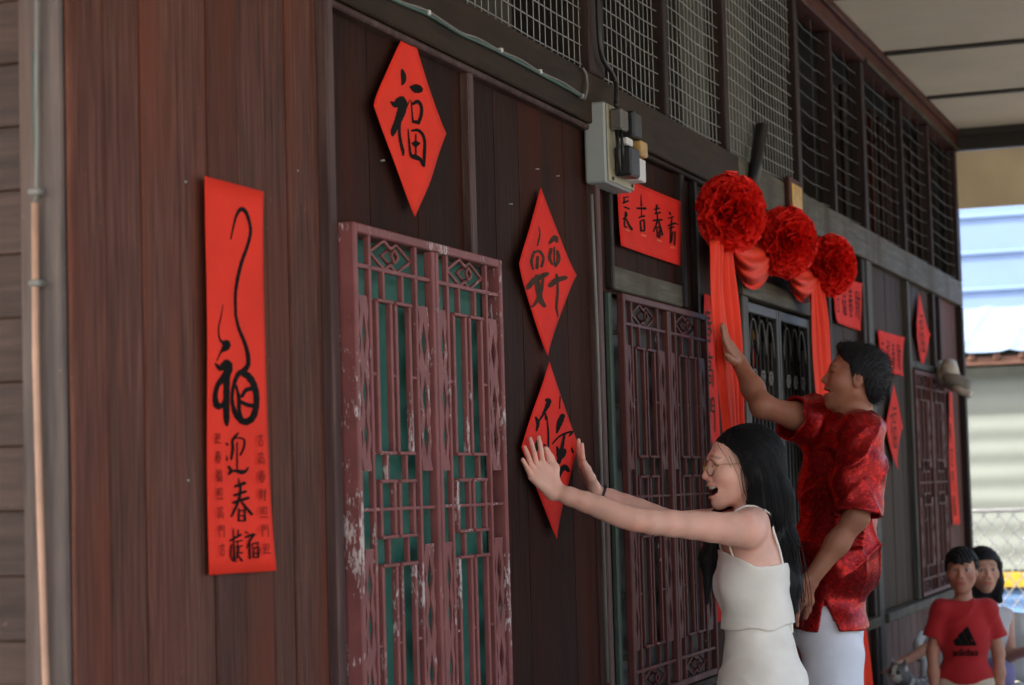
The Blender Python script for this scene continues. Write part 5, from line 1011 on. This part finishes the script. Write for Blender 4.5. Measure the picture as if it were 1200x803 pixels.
SG = Sdf(); SG.ell(gc, (.128, .092, .155), Gfr, .03).cone(gR+(gL-gR)*.08, gL-(gL-gR)*.08, .042, .042, .04); surf(SG, .006, 'top', 'top_pale', girl, off=.006, fn=lambda P, D: np.maximum(np.maximum(D+wavefold(P, .003, ((20, 20, 30), (-25, 10, 25)), 2), .55-P[..., 2]), .042-np.linalg.norm(P-gn, axis=-1)))
SK = Sdf(); SK.ell(gp, (.145, .115, .11), Gfr, .05)
for a_, b_ in zip(hips, kn): SK.cone(a_, b_, .09, .075, .04)
surf(SK, .007, 'skirt', 'skirt_lilac', girl, off=.006, fn=lambda P, D: D+wavefold(P, .004, ((30, 20, 20), (10, 40, 10)), 6))
SHg = Sdf(); h_ = Hg.h; SHg.ell(Hg.w(-.015, 0, .035), (.094*h_, .112*h_, .096*h_), Hg.fr, .02).chain([Hg.w(-.05, 0, 0), Hg.w(-.075, 0, -.12), Hg.w(-.08, 0, -.22)], [.085, .075, .05], .03)
for sd in (-1, 1): SHg.chain([Hg.w(-.01, sd*.06, .02), Hg.w(-.012, sd*.078, -.07), Hg.w(-.01, sd*.09, -.17)], [.04, .032, .018], .03)
def ghair_fn(P, D):
    F, R, U = Hg.loc(P); D = D+.0022*np.sin(R*330+4*np.sin(U*20))+.0015*np.sin(F*300+R*150)
    return np.where(U > -.12, np.maximum(D, (F-seg_interp(U, [-.12, -.05, 0, .04, .06, .075, .1], [.03, .03, .03, .04, .07, .12, .12])+.35*np.clip(.05-np.abs(R), 0, 1)*(U < .062)*1.0)*h_), D)
surf(SHg, .0055, 'hair', 'hair_black', girl, fn=ghair_fn)
# cat on a low stool
ct = Pd(1074, 801, 10.25); ch_ = Pd(1053, 789, 10.12); cbz = .36
stool = thing('low_stool', (ct[0], ct[1], 0), 'low wooden stool under the grey and white cat', 'stool')
box('stool_top', ct[0]-.2, ct[0]+.2, ct[1]-.15, ct[1]+.15, cbz-.035, cbz, 'stool_wood', stool, .006)
for sx in (-1, 1):
    for sy in (-1, 1): box('leg', ct[0]+sx*.16-.018, ct[0]+sx*.16+.018, ct[1]+sy*.11-.018, ct[1]+sy*.11+.018, 0, cbz-.036, 'stool_wood', stool, .003)
cat = thing('cat', (ct[0], ct[1], cbz), 'grey and white cat crouching on a low stool by the wall', 'cat')
S = Sdf(); cf = nrmv((ch_-ct)*np.array([1, 1, 0])); cr = np.array([cf[1], -cf[0], 0]); up = np.array([0, 0, 1.0]); bz = lambda p, z: np.array([p[0], p[1], z])
S.cone(bz(ct-cf*.12, cbz+.085), bz(ct+cf*.06, cbz+.10), .082, .068, .04).cone(bz(ct+cf*.06, cbz+.11), ch_-cf*.02, .055, .04, .03).sph(ch_, .047, .02); S.sph(ch_+cf*.034-up*.014, .022, .015)
for sd in (-1, 1):
    S.cone(ch_+cr*.026*sd+up*.03-cf*.005, ch_+cr*.036*sd+up*.066-cf*.005, .017, .005, .008); S.cone(bz(ct+cf*.07+cr*.04*sd, cbz+.08), bz(ct+cf*.10+cr*.04*sd, cbz+.016), .026, .016, .02); S.cone(bz(ct-cf*.10+cr*.06*sd, cbz+.06), bz(ct-cf*.02+cr*.075*sd, cbz+.018), .05, .018, .02)
S.chain([bz(ct-cf*.18, cbz+.03), bz(ct-cf*.20+cr*.08, cbz+.018), bz(ct-cf*.12+cr*.14, cbz+.018)], [.022, .018, .014], .02)
def cat_col(V):
    X = V-ch_; f = X@cf; r = X@cr; u = X[:, 2]; nz = np.sin(V@np.array([60, 45, 30]))*np.sin(V@np.array([-35, 70, 50])+1)
    C = np.tile(np.array([.20, .20, .21]), (len(V), 1))*(1+.35*np.sign(np.sin(V@np.array([120, 90, 40])))*.5)[:, None]
    wm = ((f > .022) & (np.abs(r) < .012+.02*(u < -.005))) | ((V[:, 2] < cbz+.07) & ((V-ct)@cf > .03)) | (nz > .55); C[wm] = (.62, .60, .57)
    eye = (np.hypot(np.abs(r)-.019, u-.008) < .008) & (f > .03); C[eye] = (.02, .02, .015); C[(f > .05) & (np.abs(r) < .006) & (np.abs(u+.008) < .006)] = (.35, .12, .12)
    return np.concatenate([C, np.ones((len(V), 1))], 1)
def fur_mat():
    m, n, b = newmat('fur'); a = N(n, 'ShaderNodeAttribute', attribute_name='Col'); v = coords(n, rnd=False); n.links.new(mix(n, 1.0, a.outputs['Color'], ramp(n, noise(n, v, 90, 4), [(.3, (.7, .7, .7, 1)), (.7, (1.2, 1.2, 1.2, 1))]), 'MULTIPLY'), b.inputs['Base Color']); b.inputs['Roughness'].default_value = .9; bump(n, b, noise(n, v, 150, 3), .6, .004)
fur_mat(); surf(S, .0045, 'body', 'fur', cat, color=cat_col, fn=lambda P, D: D+.0015*np.sin(P@np.array([300, 200, 250]))*np.sin(P@np.array([-200, 340, 150])))
# ------------------------------------------------------------------ yard beyond the house
def corr(name, x, y0, y1, z0, z1, pitch, amp, m, axis='h', parent=None):
    V, Fc = [], []
    if axis == 'h':
        zs = np.arange(z0, z1+1e-6, pitch/8)
        for zz_ in zs:
            for yy in (y0, y1): V.append((x+amp*sin(2*pi*zz_/pitch), yy, zz_))
        for i in range(len(zs)-1): Fc.append((2*i, 2*i+1, 2*i+3, 2*i+2))
    o = pymesh(name, V, Fc, m, parent, True); return o
plain('sheet_cream', L(138, 148, 146), 0.5, 0.06, 3); plain('sheet_blue', L(116, 144, 190), 0.45, 0.05, 2); plain('paint_yellow', L(200, 164, 60), 0.5); plain('paint_blue', L(96, 138, 196), 0.5, 0.1)
plain('rust_trim', L(112, 80, 70), 0.6); plain('roof_white', L(118, 138, 162), 0.5); plain('chain_wire', L(230, 232, 232), 0.4)
shed = thing('metal_shed', (17.6, 0.3, -.13), 'cream corrugated shed with yellow and blue bands and a red-brown roof edge', 'shed')
corr('cladding', 17.6, -6, 6, 0.72, 2.36, 0.19, 0.005, 'sheet_cream', parent=shed)
box('yellow_band', 17.57, 17.63, -6, 6, 0.58, 0.70, 'paint_yellow', shed, .004); corr('blue_band', 17.6, -6, 6, -.13, 0.565, 0.13, 0.006, 'paint_blue', parent=shed)
box('roof_edge', 17.45, 17.56, -6.2, 6.2, 2.37, 2.44, 'rust_trim', shed, .006)
for yv in np.arange(-2.0, 3.0, .2): tube('ridge_cap', [(17.44, yv, 2.43), (17.55, yv, 2.46)], .035, 'rust_trim', shed, 8)
V, Fc = [], []; ys = np.arange(-6, 6, .05)
for xx, zz_ in ((17.42, 2.47), (19.4, 2.98)):
    for yv in ys: V.append((xx, yv, zz_+.02*max(0, sin(2*pi*yv/.4))**3))
for i in range(len(ys)-1): Fc.append((i, i+1, len(ys)+i+1, len(ys)+i))
pymesh('roof', V, Fc, 'roof_white', shed)
box('end_wall', 17.62, 19.4, -6, -5.96, -.13, 2.4, 'sheet_cream', shed, 0); box('back_wall', 19.35, 19.4, -5.95, 6, -.13, 2.9, 'sheet_cream', shed, 0)
hall = thing('metal_hall', (24, 1, -.13), 'tall pale blue metal clad hall rising behind the cream shed', 'building')
V, Fc = [], []; prof = []; z = 0.0
while z < 7.5:
    prof += [(0.0, z), (0.0, z+.36), (-.03, z+.37), (-.03, z+.40)]; z += .41
for dx, zz_ in prof:
    for yv in (-9, 9): V.append((24+dx, yv, zz_-.13))
for i in range(len(prof)-1): Fc.append((2*i, 2*i+1, 2*i+3, 2*i+2))
pymesh('cladding', V, Fc, 'sheet_blue', hall); box('end_wall', 24.05, 30, -9, -8.9, -.13, 7.3, 'sheet_blue', hall, 0); box('roof', 23.8, 30, -9.2, 9.2, 7.38, 7.5, 'roof_metal', hall, .01)
wl = tube('overhead_wire', [(21, -6, 2.95), (21, 0, 2.94), (21, 6, 3.0)], .018, 'black_plastic', None, 6); tag(wl, 'thin black overhead wire in front of the pale blue hall', 'wire')
fen = thing('chain_link_fence', (15.6, 0, -.13), 'white chain-link fence standing in front of the cream shed', 'fence')
gs = []; zt, zb_ = 1.22, -.1; hh = zt-zb_
for yv in np.arange(-5.5, 4.5, .105):
    for sg in (1, -1): gs.append(tube_geo([(15.6+.003*sg, yv, zb_), (15.6-.003*sg, yv+sg*hh*.85, zt)], .0048, 4))
V, Fc = joinge(gs); tag(pymesh('wire_netting', V, Fc, 'chain_wire', fen), kind='stuff')
tube('top_rail', [(15.6, -5.6, 1.23), (15.6, 5.6, 1.23)], .014, 'chain_wire', fen, 8)
for yv in (-4.8, -2.4, 1.6, 4.2): tube('fence_post', [(15.63, yv, -.13), (15.63, yv, 1.27)], .03, 'roof_metal', fen, 10)
